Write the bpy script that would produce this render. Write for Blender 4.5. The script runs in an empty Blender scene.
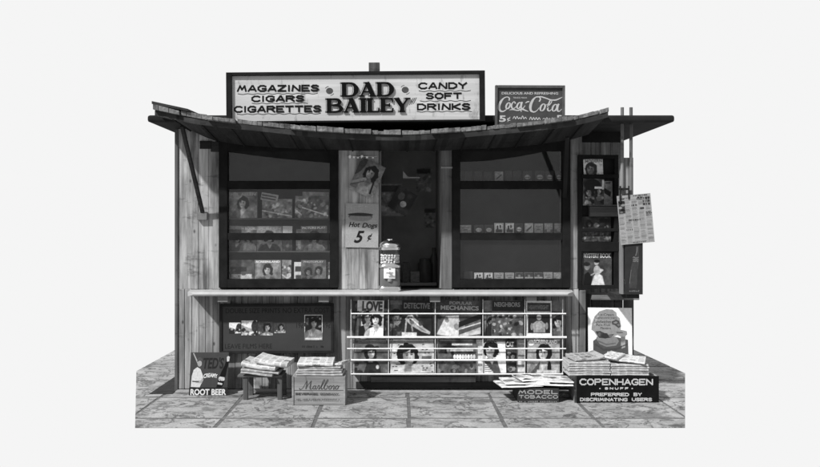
import bpy, math, random
import numpy as np
from mathutils import Vector, Matrix
random.seed(7); RNG = np.random.default_rng(7)
S = bpy.context.scene
R = math.radians
COL = S.collection

# ---------------------------------------------------------------- camera, world, sun, exposure
D = 7.62            # distance camera - shop front (front plane is y = 0)
EYE = 1.65
cam = bpy.data.cameras.new('camera'); camo = bpy.data.objects.new('camera', cam); COL.objects.link(camo)
camo.location = (0, -D, EYE); camo.rotation_euler = (R(90), 0, 0)
cam.sensor_width = 36; cam.lens = 762 / 820 * 36
cam.shift_x = 10 / 820; cam.shift_y = -7.5 / 820
cam.clip_end = 200; cam.clip_start = .1
S.camera = camo
w = bpy.data.worlds.new('World'); S.world = w; w.use_nodes = True
bg = w.node_tree.nodes['Background']; bg.inputs[0].default_value = (.913, .913, .913, 1); bg.inputs[1].default_value = 1.0
_t = w.node_tree; _tc = _t.nodes.new('ShaderNodeTexCoord'); _sp = _t.nodes.new('ShaderNodeSeparateXYZ'); _cr = _t.nodes.new('ShaderNodeValToRGB')   # white studio backdrop, dimmed behind the camera to raise the sun's contrast
_mr = _t.nodes.new('ShaderNodeMapRange'); _mr.inputs[1].default_value = -1; _mr.inputs[2].default_value = 1
_t.links.new(_tc.outputs['Generated'], _sp.inputs[0]); _t.links.new(_sp.outputs['Y'], _mr.inputs[0]); _t.links.new(_mr.outputs[0], _cr.inputs[0]); _t.links.new(_cr.outputs[0], bg.inputs[0])
_cr.color_ramp.elements[0].position = .2; _cr.color_ramp.elements[0].color = (.5, .5, .5, 1); _cr.color_ramp.elements[1].position = .52; _cr.color_ramp.elements[1].color = (.913, .913, .913, 1)
sl = bpy.data.lights.new('sun', 'SUN'); so = bpy.data.objects.new('sun', sl); COL.objects.link(so)
sl.energy = 5.0; sl.angle = R(2.5); sl.color = (1, 1, 1)
so.rotation_euler = Vector((-1.0, -1.0, 1.34)).to_track_quat('Z', 'Y').to_euler()
S.view_settings.view_transform = 'Standard'; S.view_settings.look = 'None'
S.view_settings.exposure = 0; S.view_settings.gamma = 1
S.render.engine = 'CYCLES'

# ---------------------------------------------------------------- measuring helper: photo pixel at a depth -> metres
def sc(y): return 762 / (D + y)
def X(px, y=0): return (px - 400) / sc(y)
def Z(py, y=0): return EYE + (226 - py) / sc(y)
def lin(v):
    v = v / 255.
    return v / 12.92 if v <= .04045 else ((v + .055) / 1.055) ** 2.4

# ---------------------------------------------------------------- materials
MC = {}
def nt(name):
    m = bpy.data.materials.new(name); m.use_nodes = True
    t = m.node_tree; b = t.nodes['Principled BSDF']
    return m, t, b
def N(t, kind, **kw):
    n = t.nodes.new(kind)
    for k, v in kw.items(): setattr(n, k, v)
    return n
def ramp(t, src, stops):
    r = N(t, 'ShaderNodeValToRGB'); t.links.new(src, r.inputs[0])
    e = r.color_ramp.elements
    while len(e) < len(stops): e.new(.5)
    for i, (p, v) in enumerate(stops): e[i].position = p; e[i].color = (v, v, v, 1)
    return r.outputs[0]
def mul(t, a, b, mode='MULTIPLY', f=1):
    m = N(t, 'ShaderNodeMix', data_type='RGBA', blend_type=mode); m.inputs[0].default_value = f
    t.links.new(a, m.inputs[6]); t.links.new(b, m.inputs[7]); return m.outputs[2]
def gray(v, rough=.6, var=.18, scale=14, metal=0, spec=.15):
    """plain painted / printed surface: one grey with slight mottling and grime"""
    k = (round(v, 3), rough, var, scale, metal, spec)
    if k in MC: return MC[k]
    m, t, b = nt('paint')
    tc = N(t, 'ShaderNodeTexCoord'); n = N(t, 'ShaderNodeTexNoise'); n.inputs['Scale'].default_value = scale; n.inputs['Detail'].default_value = 6; n.inputs['Roughness'].default_value = .65
    t.links.new(tc.outputs['Object'], n.inputs['Vector'])
    c = ramp(t, n.outputs[0], [(.3, v * (1 - var)), (.7, min(v * (1 + var), .95))])
    t.links.new(c, b.inputs['Base Color'])
    b.inputs['Roughness'].default_value = rough; b.inputs['Metallic'].default_value = metal; b.inputs['Specular IOR Level'].default_value = spec
    bm = N(t, 'ShaderNodeBump'); bm.inputs['Strength'].default_value = .08; bm.inputs['Distance'].default_value = .01
    t.links.new(n.outputs[0], bm.inputs['Height']); t.links.new(bm.outputs[0], b.inputs['Normal'])
    MC[k] = m; return m
def wood(name, lo, hi, along='Z', streak=26, stain=.75, bump=.35, spec=.2, knots=True, island=.45):
    m, t, b = nt(name)
    tc = N(t, 'ShaderNodeTexCoord'); geo = N(t, 'ShaderNodeNewGeometry')
    add = N(t, 'ShaderNodeVectorMath', operation='MULTIPLY_ADD')
    cmb = N(t, 'ShaderNodeCombineXYZ')
    for i in range(3): t.links.new(geo.outputs['Random Per Island'], cmb.inputs[i])
    t.links.new(cmb.outputs[0], add.inputs[0]); add.inputs[1].default_value = (13, 7, 17); t.links.new(tc.outputs['Object'], add.inputs[2])
    mp = N(t, 'ShaderNodeMapping')
    s = {'X': (1.1, streak, streak), 'Y': (streak, 1.1, streak), 'Z': (streak, streak, 1.1)}[along]
    mp.inputs['Scale'].default_value = s; t.links.new(add.outputs[0], mp.inputs[0])
    n1 = N(t, 'ShaderNodeTexNoise'); n1.inputs['Scale'].default_value = 1.0; n1.inputs['Detail'].default_value = 8; n1.inputs['Roughness'].default_value = .62; n1.inputs['Distortion'].default_value = .6
    t.links.new(mp.outputs[0], n1.inputs['Vector'])
    c1 = ramp(t, n1.outputs[0], [(.3, lo), (.52, (lo + hi) / 2), (.68, hi)])
    mp2 = N(t, 'ShaderNodeMapping'); s2 = {'X': (.9, 5, 5), 'Y': (5, .9, 5), 'Z': (5, 5, .9)}[along]
    mp2.inputs['Scale'].default_value = s2; t.links.new(tc.outputs['Object'], mp2.inputs[0])
    n2 = N(t, 'ShaderNodeTexNoise'); n2.inputs['Scale'].default_value = 1.3; n2.inputs['Detail'].default_value = 7; n2.inputs['Roughness'].default_value = .6
    t.links.new(mp2.outputs[0], n2.inputs['Vector'])
    c2 = ramp(t, n2.outputs[0], [(.34, 1 - stain), (.56, 1.0)])
    c = mul(t, c1, c2)
    ri = ramp(t, geo.outputs['Random Per Island'], [(0, 1 - island), (1, 1.0)])
    c = mul(t, c, ri)
    mp4 = N(t, 'ShaderNodeMapping'); s4 = {'X': (6, 2, 2), 'Y': (2, 6, 2), 'Z': (2, 2, 6)}[along]
    mp4.inputs['Scale'].default_value = s4; t.links.new(tc.outputs['Object'], mp4.inputs[0])
    n5 = N(t, 'ShaderNodeTexNoise'); n5.inputs['Scale'].default_value = 1.6; n5.inputs['Detail'].default_value = 6; n5.inputs['Roughness'].default_value = .7; t.links.new(mp4.outputs[0], n5.inputs['Vector'])
    c = mul(t, c, ramp(t, n5.outputs[0], [(.32, .45), (.43, 1.0)]))
    if knots:
        v = N(t, 'ShaderNodeTexVoronoi'); v.inputs['Scale'].default_value = 5.5
        mp3 = N(t, 'ShaderNodeMapping'); s3 = {'X': (.6, 1, 1), 'Y': (1, .6, 1), 'Z': (1, 1, .6)}[along]
        mp3.inputs['Scale'].default_value = s3; t.links.new(add.outputs[0], mp3.inputs[0]); t.links.new(mp3.outputs[0], v.inputs['Vector'])
        k = ramp(t, v.outputs['Distance'], [(.03, .3), (.09, 1.0)]); c = mul(t, c, k)
    t.links.new(c, b.inputs['Base Color'])
    b.inputs['Roughness'].default_value = .85; b.inputs['Specular IOR Level'].default_value = spec
    bm = N(t, 'ShaderNodeBump'); bm.inputs['Strength'].default_value = bump; bm.inputs['Distance'].default_value = .01
    t.links.new(n1.outputs[0], bm.inputs['Height']); t.links.new(bm.outputs[0], b.inputs['Normal'])
    return m
def print_mat(name, rough=.6, spec=.3):
    m, t, b = nt(name)
    a = N(t, 'ShaderNodeVertexColor', layer_name='ink'); tc = N(t, 'ShaderNodeTexCoord')
    n = N(t, 'ShaderNodeTexNoise'); n.inputs['Scale'].default_value = 70; n.inputs['Detail'].default_value = 4
    t.links.new(tc.outputs['Object'], n.inputs['Vector'])
    c = mul(t, a.outputs[0], ramp(t, n.outputs[0], [(.3, .82), (.7, 1.0)]))
    t.links.new(c, b.inputs['Base Color']); b.inputs['Roughness'].default_value = rough; b.inputs['Specular IOR Level'].default_value = spec
    return m
M_print = print_mat('printed_paper', .55, .35); M_news = print_mat('newsprint', .9, .1)
M_wood = wood('weathered_boards', .22, .6, 'Z', streak=20, stain=.7, island=.2)
M_woodx = wood('weathered_boards_crosswise', .16, .36, 'X', stain=.5)
M_wooddk = wood('dark_boards', .07, .17, 'Z', stain=.55)
M_woodmid = wood('grey_boards', .2, .5, 'Z', streak=30, stain=.62, island=.35)
M_dkx = wood('dark_rail', .03, .065, 'X', stain=.4, knots=False)
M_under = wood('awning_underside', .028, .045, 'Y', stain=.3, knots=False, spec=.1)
M_board = wood('roof_boards', .09, .30, 'Y', stain=.6, island=.3)
M_fascia = wood('fascia_wood', .034, .062, 'X', stain=.4, knots=False)
M_crate = wood('crate_wood', .24, .44, 'X', stain=.4, island=.2)
M_crdk = wood('dark_crate_wood', .035, .075, 'X', stain=.4, knots=False)
M_tar = gray(.02, .9, .25, 6, spec=.05)
M_black = gray(.014, .8, .3, 9, spec=.04)
M_counter = gray(.42, .45, .14, 8)
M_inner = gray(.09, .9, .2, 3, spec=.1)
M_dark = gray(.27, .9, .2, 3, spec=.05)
M_chrome = gray(.72, .22, .05, 20, metal=1)
M_white = gray(.78, .5, .06, 20)
M_wire = gray(.78, .5, .15, 26)
def glass_mat():
    m, t, b = nt('window_glass')
    fr = N(t, 'ShaderNodeFresnel'); geo = N(t, 'ShaderNodeNewGeometry'); mr = N(t, 'ShaderNodeMapRange'); mr.inputs[3].default_value = 1.5; mr.inputs[4].default_value = 1 / 1.5; t.links.new(geo.outputs['Backfacing'], mr.inputs[0]); t.links.new(mr.outputs[0], fr.inputs[0])
    tr = N(t, 'ShaderNodeBsdfTransparent'); tr.inputs[0].default_value = (.95, .95, .95, 1)
    gl = N(t, 'ShaderNodeBsdfGlossy'); gl.inputs['Roughness'].default_value = .05
    tc = N(t, 'ShaderNodeTexCoord'); n = N(t, 'ShaderNodeTexNoise'); n.inputs['Scale'].default_value = 2.5; n.inputs['Detail'].default_value = 5
    t.links.new(tc.outputs['Object'], n.inputs['Vector'])
    du = N(t, 'ShaderNodeBsdfDiffuse'); du.inputs[0].default_value = (.5, .5, .5, 1)
    d = ramp(t, n.outputs[0], [(.3, .006), (.75, .014)])
    mx = N(t, 'ShaderNodeMixShader'); t.links.new(fr.outputs[0], mx.inputs[0]); t.links.new(tr.outputs[0], mx.inputs[1]); t.links.new(gl.outputs[0], mx.inputs[2])
    m2 = N(t, 'ShaderNodeMixShader'); t.links.new(d, m2.inputs[0]); t.links.new(mx.outputs[0], m2.inputs[1]); t.links.new(du.outputs[0], m2.inputs[2])
    t.links.new(m2.outputs[0], t.nodes['Material Output'].inputs[0]); return m
M_glass = glass_mat()
def paving_mat():
    m, t, b = nt('stone_paving')
    tc = N(t, 'ShaderNodeTexCoord'); geo = N(t, 'ShaderNodeNewGeometry')
    cmb = N(t, 'ShaderNodeCombineXYZ')
    for i in range(3): t.links.new(geo.outputs['Random Per Island'], cmb.inputs[i])
    add = N(t, 'ShaderNodeVectorMath', operation='MULTIPLY_ADD'); t.links.new(cmb.outputs[0], add.inputs[0]); add.inputs[1].default_value = (31, 17, 5); t.links.new(tc.outputs['Object'], add.inputs[2])
    n1 = N(t, 'ShaderNodeTexNoise'); n1.inputs['Scale'].default_value = 3.2; n1.inputs['Detail'].default_value = 9; n1.inputs['Roughness'].default_value = .68
    t.links.new(add.outputs[0], n1.inputs['Vector'])
    c = ramp(t, n1.outputs[0], [(.3, .22), (.5, .36), (.7, .46)])
    # flaked patches with thin dark cracks
    mp = N(t, 'ShaderNodeMapping'); mp.inputs['Scale'].default_value = (1.0, 1.25, 1); t.links.new(add.outputs[0], mp.inputs[0])
    n2 = N(t, 'ShaderNodeTexNoise'); n2.inputs['Scale'].default_value = 4.5; n2.inputs['Detail'].default_value = 7; n2.inputs['Roughness'].default_value = .6; n2.inputs['Distortion'].default_value = .8
    t.links.new(mp.outputs[0], n2.inputs['Vector'])
    cr = ramp(t, n2.outputs[0], [(.44, 1.0), (.465, .3), (.485, .5), (.51, 1.0)])
    n6 = N(t, 'ShaderNodeTexNoise'); n6.inputs['Scale'].default_value = 1.7; n6.inputs['Detail'].default_value = 4; t.links.new(add.outputs[0], n6.inputs['Vector'])
    gate = ramp(t, n6.outputs[0], [(.4, 0.0), (.58, .6)]); cr = mul(t, cr, gate, 'LIGHTEN'); c = mul(t, c, cr)
    n4 = N(t, 'ShaderNodeTexNoise'); n4.inputs['Scale'].default_value = 2.1; n4.inputs['Detail'].default_value = 8; n4.inputs['Roughness'].default_value = .7
    t.links.new(add.outputs[0], n4.inputs['Vector'])
    c = mul(t, c, ramp(t, n4.outputs[0], [(.38, .52), (.45, 1.0)]))
    n3 = N(t, 'ShaderNodeTexNoise'); n3.inputs['Scale'].default_value = 60; n3.inputs['Detail'].default_value = 4
    t.links.new(tc.outputs['Object'], n3.inputs['Vector']); c = mul(t, c, ramp(t, n3.outputs[0], [(.3, .7), (.65, 1.0)]))
    c = mul(t, c, ramp(t, geo.outputs['Random Per Island'], [(0, .82), (1, 1.0)]))
    t.links.new(c, b.inputs['Base Color']); b.inputs['Roughness'].default_value = .9; b.inputs['Specular IOR Level'].default_value = .25
    bm = N(t, 'ShaderNodeBump'); bm.inputs['Strength'].default_value = .5; bm.inputs['Distance'].default_value = .012
    t.links.new(mul(t, cr, n1.outputs[0]), bm.inputs['Height']); t.links.new(bm.outputs[0], b.inputs['Normal'])
    return m
M_pave = paving_mat()

# ---------------------------------------------------------------- mesh builder
class MB:
    def __init__(s): s.v = []; s.f = []; s.lay = 0
    def add(s, vs, fs):
        o = len(s.v); s.v += [tuple(p) for p in vs]; s.f += [tuple(i + o for i in f) for f in fs]; return s
    def box(s, x0, x1, y0, y1, z0, z1, M=None, jit=0):
        vs = [Vector((x, y, z)) for z in (z0, z1) for y in (y0, y1) for x in (x0, x1)]
        if jit: vs = [p + Vector((random.uniform(-jit, jit), random.uniform(-jit, jit), random.uniform(-jit, jit))) for p in vs]
        if M: vs = [M @ p for p in vs]
        return s.add(vs, [(0, 1, 5, 4), (3, 2, 6, 7), (2, 0, 4, 6), (1, 3, 7, 5), (4, 5, 7, 6), (2, 3, 1, 0)])
    def bar(s, a, b, r, n=10, r2=None):
        a = Vector(a); b = Vector(b); q = (b - a).to_track_quat('Z', 'Y'); r2 = r if r2 is None else r2
        vs = []
        for p, rr in ((a, r), (b, r2)):
            for i in range(n):
                t = 2 * math.pi * i / n; vs.append(p + q @ Vector((math.cos(t) * rr, math.sin(t) * rr, 0)))
        fs = [(i, (i + 1) % n, n + (i + 1) % n, n + i) for i in range(n)] + [tuple(range(n))[::-1], tuple(range(n, 2 * n))]
        return s.add(vs, fs)
    def beam(s, a, b, w, h):
        a = Vector(a); b = Vector(b); q = (b - a).to_track_quat('Z', 'Y'); vs = []
        for p in (a, b):
            for dx, dy in ((-1, -1), (1, -1), (1, 1), (-1, 1)): vs.append(p + q @ Vector((dx * w / 2, dy * h / 2, 0)))
        return s.add(vs, [(0, 1, 5, 4), (1, 2, 6, 5), (2, 3, 7, 6), (3, 0, 4, 7), (3, 2, 1, 0), (4, 5, 6, 7)])
    def lathe(s, prof, cx, cy, n=40, sq=0):
        """profile (r, z) turned round; sq > 0 squares the section off"""
        vs = []
        for r, z in prof:
            for i in range(n):
                t = 2 * math.pi * i / n; c, d = math.cos(t), math.sin(t)
                k = 1 if not sq else 1 / ((abs(c) ** sq + abs(d) ** sq) ** (1 / sq))
                vs.append((cx + c * r * k, cy + d * r * k, z))
        fs = []
        for j in range(len(prof) - 1):
            for i in range(n): fs.append((j * n + i, j * n + (i + 1) % n, (j + 1) * n + (i + 1) % n, (j + 1) * n + i))
        fs += [tuple(range(n))[::-1], tuple(range((len(prof) - 1) * n, len(prof) * n))]
        return s.add(vs, fs)
    def poly(s, pts, y=0):        # flat print polygon in the x,z plane facing -y; each one a hair in front of the last
        s.lay += 1; yy = y - s.lay * .00012
        n = len(pts); return s.add([(p[0], yy, p[1]) for p in pts], [tuple(range(n))])
    def stroke(s, pts, wd, y=0, nib=None, smooth=True, extra=0):
        P = [Vector(p) for p in pts]; W_ = wd if isinstance(wd, (list, tuple)) else [wd] * len(P)
        if smooth and len(P) > 2:
            Q = []; WW = []
            for i in range(len(P) - 1):
                p0 = P[max(i - 1, 0)]; p1 = P[i]; p2 = P[i + 1]; p3 = P[min(i + 2, len(P) - 1)]
                for k in range(6):
                    u = k / 6
                    Q.append(.5 * ((2 * p1) + (p2 - p0) * u + (2 * p0 - 5 * p1 + 4 * p2 - p3) * u * u + (3 * p1 - p0 - 3 * p2 + p3) * u ** 3)); WW.append(W_[i] * (1 - u) + W_[i + 1] * u)
            Q.append(P[-1]); WW.append(W_[-1]); P, W_ = Q, WW
        L = []; Rr = []
        for i, p in enumerate(P):
            d = (P[min(i + 1, len(P) - 1)] - P[max(i - 1, 0)])
            if d.length < 1e-9: d = Vector((1, 0))
            d.normalize(); n = Vector((-d.y, d.x)); ww = W_[i] / 2
            if nib: ww *= .3 + .7 * abs(d.x * math.sin(nib) - d.y * math.cos(nib))
            L.append(p + n * (ww + extra)); Rr.append(p - n * (ww + extra))
        s.lay += 1; yy = y - s.lay * .00012; n = len(P)
        return s.add([(p[0], yy, p[1]) for p in L] + [(p[0], yy, p[1]) for p in Rr], [(i, i + 1, n + i + 1, n + i) for i in range(n - 1)])
    def build(s, name, mat, parent=None, smooth=False, bevel=0, M=None, fixn=True):
        me = bpy.data.meshes.new(name); vs = s.v
        if M: vs = [M @ Vector(p) for p in vs]
        me.from_pydata([tuple(p) for p in vs], [], s.f); me.materials.append(mat)
        if smooth: me.polygons.foreach_set('use_smooth', [True] * len(me.polygons))
        me.update(); o = bpy.data.objects.new(name, me); COL.objects.link(o)
        if parent: o.parent = parent
        if bevel:
            b = o.modifiers.new('bevel', 'BEVEL'); b.width = bevel; b.segments = 2; b.limit_method = 'ANGLE'; b.angle_limit = R(40)
        if smooth:
            try:
                me.set_sharp_from_angle(angle=R(50))
            except Exception: pass
        return o
def empty(name, loc=(0, 0, 0), rot=(0, 0, 0)):
    o = bpy.data.objects.new(name, None); o.empty_display_size = .1; COL.objects.link(o); o.location = loc; o.rotation_euler = rot; return o
def tag(o, label, cat, group=None):
    o['label'] = label; o['category'] = cat
    if group: o['group'] = group
    return o
def struct(o): o['kind'] = 'structure'; return o

# ---------------------------------------------------------------- lettering
TC = {}
def glyphs(s, bold=0, space=1.0, shear=0):
    k = (s, bold, space, shear)
    if k in TC: return TC[k]
    c = bpy.data.curves.new('lettering', 'FONT'); c.body = s; c.size = 1; c.offset = bold; c.space_character = space; c.shear = shear; c.resolution_u = 4
    o = bpy.data.objects.new('lettering', c); COL.objects.link(o)
    dg = bpy.context.evaluated_depsgraph_get(); me = bpy.data.meshes.new_from_object(o.evaluated_get(dg))
    vs = np.array([v.co[:2] for v in me.vertices]); fs = [tuple(p.vertices) for p in me.polygons]
    bpy.data.objects.remove(o); bpy.data.curves.remove(c); bpy.data.meshes.remove(me)
    TC[k] = (vs, fs); return TC[k]
def put_text(mb, s, x0, x1, z0, z1, y=0, bold=0, space=1.0, shear=0, warp=None):
    vs, fs = glyphs(s, bold, space, shear)
    a = vs.min(0); b = vs.max(0); mb.lay += 1; yy = y - mb.lay * .00012
    P = []
    for p in vs:
        u = (p[0] - a[0]) / (b[0] - a[0]); v = (p[1] - a[1]) / (b[1] - a[1])
        x = x0 + u * (x1 - x0); z = z0 + v * (z1 - z0)
        if warp: x, z = warp(x, z)
        P.append((x, yy, z))
    mb.add(P, fs); return mb
F_ = {'A': [((0, 0), (.5, 1), (1, 0)), ((.2, .33), (.8, .33))], 'B': [((0, 0), (0, 1), (.7, 1), (.9, .78), (.7, .54), (0, .54)), ((.7, .54), (1, .28), (.75, 0), (0, 0))], 'C': [((1, .85), (.75, 1), (.3, 1), (0, .7), (0, .3), (.3, 0), (.75, 0), (1, .15))],
 'D': [((0, 0), (0, 1), (.6, 1), (1, .7), (1, .3), (.6, 0), (0, 0))], 'E': [((1, 1), (0, 1), (0, 0), (1, 0)), ((0, .5), (.8, .5))], 'F': [((1, 1), (0, 1), (0, 0)), ((0, .5), (.8, .5))], 'G': [((1, .85), (.75, 1), (.3, 1), (0, .7), (0, .3), (.3, 0), (.75, 0), (1, .15), (1, .45), (.55, .45))],
 'H': [((0, 0), (0, 1)), ((1, 0), (1, 1)), ((0, .5), (1, .5))], 'I': [((.5, 0), (.5, 1))], 'K': [((0, 0), (0, 1)), ((1, 1), (.1, .48), (1, 0))], 'L': [((0, 1), (0, 0), (1, 0))], 'M': [((0, 0), (.18, 1), (.5, .3), (.82, 1), (1, 0))], 'N': [((0, 0), (0, 1), (1, 0), (1, 1))],
 'O': [((.3, 0), (.7, 0), (1, .3), (1, .7), (.7, 1), (.3, 1), (0, .7), (0, .3), (.3, 0), (.5, 0))], 'P': [((0, 0), (0, 1), (.75, 1), (1, .76), (.75, .5), (0, .5))], 'R': [((0, 0), (0, 1), (.75, 1), (1, .78), (.75, .52), (0, .52)), ((.5, .52), (1, 0))],
 'S': [((.95, .86), (.7, 1), (.25, 1), (.03, .78), (.25, .54), (.75, .48), (1, .25), (.75, 0), (.25, 0), (0, .14))], 'T': [((0, 1), (1, 1)), ((.5, 1), (.5, 0))], 'U': [((0, 1), (0, .3), (.3, 0), (.7, 0), (1, .3), (1, 1))], 'V': [((0, 1), (.5, 0), (1, 1))], 'W': [((0, 1), (.22, 0), (.5, .7), (.78, 0), (1, 1))], 'X': [((0, 0), (1, 1)), ((0, 1), (1, 0))], 'Y': [((0, 1), (.5, .5), (1, 1)), ((.5, .5), (.5, 0))], 'Z': [((0, 1), (1, 1), (0, 0), (1, 0))]}
FD = dict(F_); FD['N'] = [((0, 0), (.12, 1), (.9, .02)), ((1, 0), (1, 1))]; FD['A'] = [((0, 0), (.5, 1), (.62, 1), (1, 0)), ((.15, .3), (.85, .3))]; FD['M'] = [((0, 0), (.3, 1), (.52, .3), (.85, 1), (1, 0))]
def deco(mb, s, x0, x1, z0, z1, wd, y=0, gap=.34, font=None, nar=('I',)):
    """even-weight sign painter's capitals drawn as strokes"""
    f = font or F_; ws = [.22 if ch in nar else (.45 if ch == ' ' else (1.12 if ch in 'MW' else .92 if ch in 'EFLS' else 1)) for ch in s]
    tot = sum(ws) + gap * (len(s) - 1); k = (x1 - x0 - wd) / tot; x = x0 + wd / 2; zb = z0 + wd / 2; h = z1 - z0 - wd
    for ch, w_ in zip(s, ws):
        for pl in f.get(ch, []):
            for p, q in zip(pl[:-1], pl[1:]):
                P = Vector((x + (p[0] if ch != 'I' else .5) * w_ * k, zb + p[1] * h)); Q = Vector((x + (q[0] if ch != 'I' else .5) * w_ * k, zb + q[1] * h))
                d = (Q - P).normalized() * wd * .38; mb.stroke([P - d, Q + d], wd, y, smooth=False)
        x += (w_ + gap) * k
    return mb
def fineprint(mb, x0, x1, z0, z1, y=0, n=30, fill=.75):
    x = x0; st = (x1 - x0) / n
    for i in range(n):
        if random.random() < fill:
            h = (z1 - z0) * random.uniform(.6, 1)
            mb.poly([(x, z0), (x + st * .55, z0), (x + st * .6, z0 + h), (x + st * .05, z0 + h)], y)
        x += st
    return mb

# ---------------------------------------------------------------- printed pictures: a canvas of ink values laid on a fine grid of vertices
class Cv:
    tex = True; texk = .8
    def __init__(s, W, H, base=.7, cell=.0042):
        s.asp = W / H; s.nx = max(6, int(W / cell)); s.ny = max(6, int(H / cell))
        ss = 2; s.w = s.nx * ss; s.h = s.ny * ss; s.ss = ss
        s.a = np.full((s.h, s.w), float(base))
        yy, xx = np.mgrid[0:s.h, 0:s.w]; s.x = (xx + .5) / s.w * s.asp; s.y = (yy + .5) / s.h
    def m(s, mask, v, al=1): s.a = np.where(mask, s.a * (1 - al) + v * al, s.a); return s
    def ell(s, cx, cy, rx, ry, v, rot=0, al=1):
        c, d = math.cos(rot), math.sin(rot); X_ = s.x - cx; Y_ = s.y - cy
        return s.m(((X_ * c + Y_ * d) / rx) ** 2 + ((-X_ * d + Y_ * c) / ry) ** 2 < 1, v, al)
    def rect(s, x0, y0, x1, y1, v, al=1): return s.m((s.x > x0) & (s.x < x1) & (s.y > y0) & (s.y < y1), v, al)
    def poly(s, pts, v, al=1):
        ins = np.zeros_like(s.a, bool); n = len(pts)
        for i in range(n):
            x1, y1 = pts[i]; x2, y2 = pts[(i + 1) % n]
            if y1 == y2: continue
            c = ((y1 > s.y) != (y2 > s.y)) & (s.x < (x2 - x1) * (s.y - y1) / (y2 - y1) + x1); ins ^= c
        return s.m(ins, v, al)
    def line(s, x0, y0, x1, y1, wd, v, al=1):
        dx, dy = x1 - x0, y1 - y0; L = dx * dx + dy * dy + 1e-9
        t = np.clip(((s.x - x0) * dx + (s.y - y0) * dy) / L, 0, 1)
        return s.m((s.x - x0 - t * dx) ** 2 + (s.y - y0 - t * dy) ** 2 < (wd / 2) ** 2, v, al)
    def blot(s, amp, n=6):
        g = RNG.random((n + 2, int(n * s.asp) + 3)); fy = s.y * n; fx = s.x * n
        iy = fy.astype(int); ix = np.clip(fx.astype(int), 0, g.shape[1] - 2); ty = fy - iy; tx = fx - ix
        ty = ty * ty * (3 - 2 * ty); tx = tx * tx * (3 - 2 * tx)
        v = (g[iy, ix] * (1 - tx) + g[iy, ix + 1] * tx) * (1 - ty) + (g[iy + 1, ix] * (1 - tx) + g[iy + 1, ix + 1] * tx) * ty
        s.a = np.clip(s.a + (v - .5) * amp, 0.02, 1); return s
    def out(s):
        a = s.a.reshape(s.ny, s.ss, s.nx, s.ss).mean((1, 3))
        if s.tex:
            p = np.pad(a, 1, mode='edge'); bl_ = (p[:-2, 1:-1] + p[2:, 1:-1] + p[1:-1, :-2] + p[1:-1, 2:]) / 4; a = a * .65 + bl_ * .35
            for n_, am in ((9, .3), (20, .22), (38, .14)):
                g = RNG.random((n_ + 2, n_ + 2)); fy = np.linspace(0, n_ * .999, s.ny)[:, None]; fx = np.linspace(0, min(n_, n_ * s.asp + .001) * .999, s.nx)[None, :]
                iy = fy.astype(int); ix = fx.astype(int); ty = fy - iy; tx = fx - ix
                v = (g[iy, ix] * (1 - tx) + g[iy, ix + 1] * tx) * (1 - ty) + (g[iy + 1, ix] * (1 - tx) + g[iy + 1, ix + 1] * tx) * ty
                a = a * (1 + (v - .5) * am * s.texk)
            a = .47 + (a - .47) * 1.32
        return np.clip(a + RNG.normal(0, .02, a.shape), .01, 1)
def head(c, cx, cy, r, skin=.72, hair=.15, turn=None, long=1.0, hat=None):
    """a printed photographic portrait: curly hair mass, modelled face with one shaded cheek"""
    a = r; q = random.Random(int(cx * 991 + cy * 577 + r * 3331 + hair * 71))
    if turn is None: turn = q.choice([-1, 1])
    tl = q.uniform(-.22, .22); ct, st = math.cos(tl), math.sin(tl)
    def P(dx, dy): return cx + (dx * ct - dy * st) * a, cy + (dx * st + dy * ct) * a
    def E(dx, dy, rx, ry, v, al=1, rot=0): x, y = P(dx, dy); c.ell(x, y, rx * a, ry * a, v, tl + rot, al)
    for i in range(15):
        t = math.pi * (-.22 + 1.44 * i / 14) + math.pi; k = q.uniform(.86, 1.08)
        E(math.cos(t) * .78 * k, (math.sin(t) * .92 * k + .02), q.uniform(.28, .4), q.uniform(.28, .42), hair * q.uniform(.7, 1.25))
    for e in (-1, 1):
        for j in range(3): E(e * q.uniform(.62, .82), .35 + .25 * j * long, q.uniform(.2, .32), q.uniform(.2, .32) * long, hair * q.uniform(.7, 1.3))
    E(0, -.2, .86, .9, hair)
    for j in range(4): E(q.uniform(-.6, .6), q.uniform(-1.0, -.6), q.uniform(.12, .3), .06, min(.9, hair + .22), .6, q.uniform(-.6, .6))
    x0, y0 = P(-.25, .5); x1, y1 = P(.27, .5); c.poly([(x0, y0), (x1, y1), (cx + .42 * a, cy + 1.65 * a), (cx - .4 * a, cy + 1.65 * a)], skin * .8)
    E(turn * .2, .85, .3, .3, skin * .5, .6)
    f = turn * .12
    E(f, .08, .6, .82, skin); E(f, .6, .4, .34, skin)
    E(f - turn * .38, .2, .25, .6, skin * .62, .55); E(f - turn * .25, .3, .3, .55, skin * .8, .4)
    E(f + turn * .2, .25, .2, .2, min(1, skin * 1.2), .6); E(f, -.35, .35, .16, min(1, skin * 1.15), .5)
    E(f - turn * .12, -.68, .62, .28, hair, 1, -turn * .3)
    E(f + turn * .45, -.42, .2, .3, hair, .9, turn * .5)
    for e in (-1, 1):
        g = f + e * .23 + turn * .07
        E(g, -.02, .13, .055, .16, .9); E(g, -.16, .15, .035, .2, .75, e * -.15); E(g, .05, .12, .05, skin * .7, .4)
    E(f + turn * .1, .22, .05, .16, skin * .72, .7, turn * .2); E(f + turn * .12, .33, .09, .035, skin * .45, .7)
    E(f + turn * .08, .52, .19, .07, .28, .9); E(f + turn * .08, .515, .12, .022, .92, .8); E(f + turn * .06, .8, .2, .05, skin * .6, .5)
    if hat is not None: E(0, -.62, 1.6, .3, hat, 1, -.12); E(-.05, -.98, .8, .5, hat * 1.2); E(.2, -1.1, .4, .2, hat * 2, .5)
    return c
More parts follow.
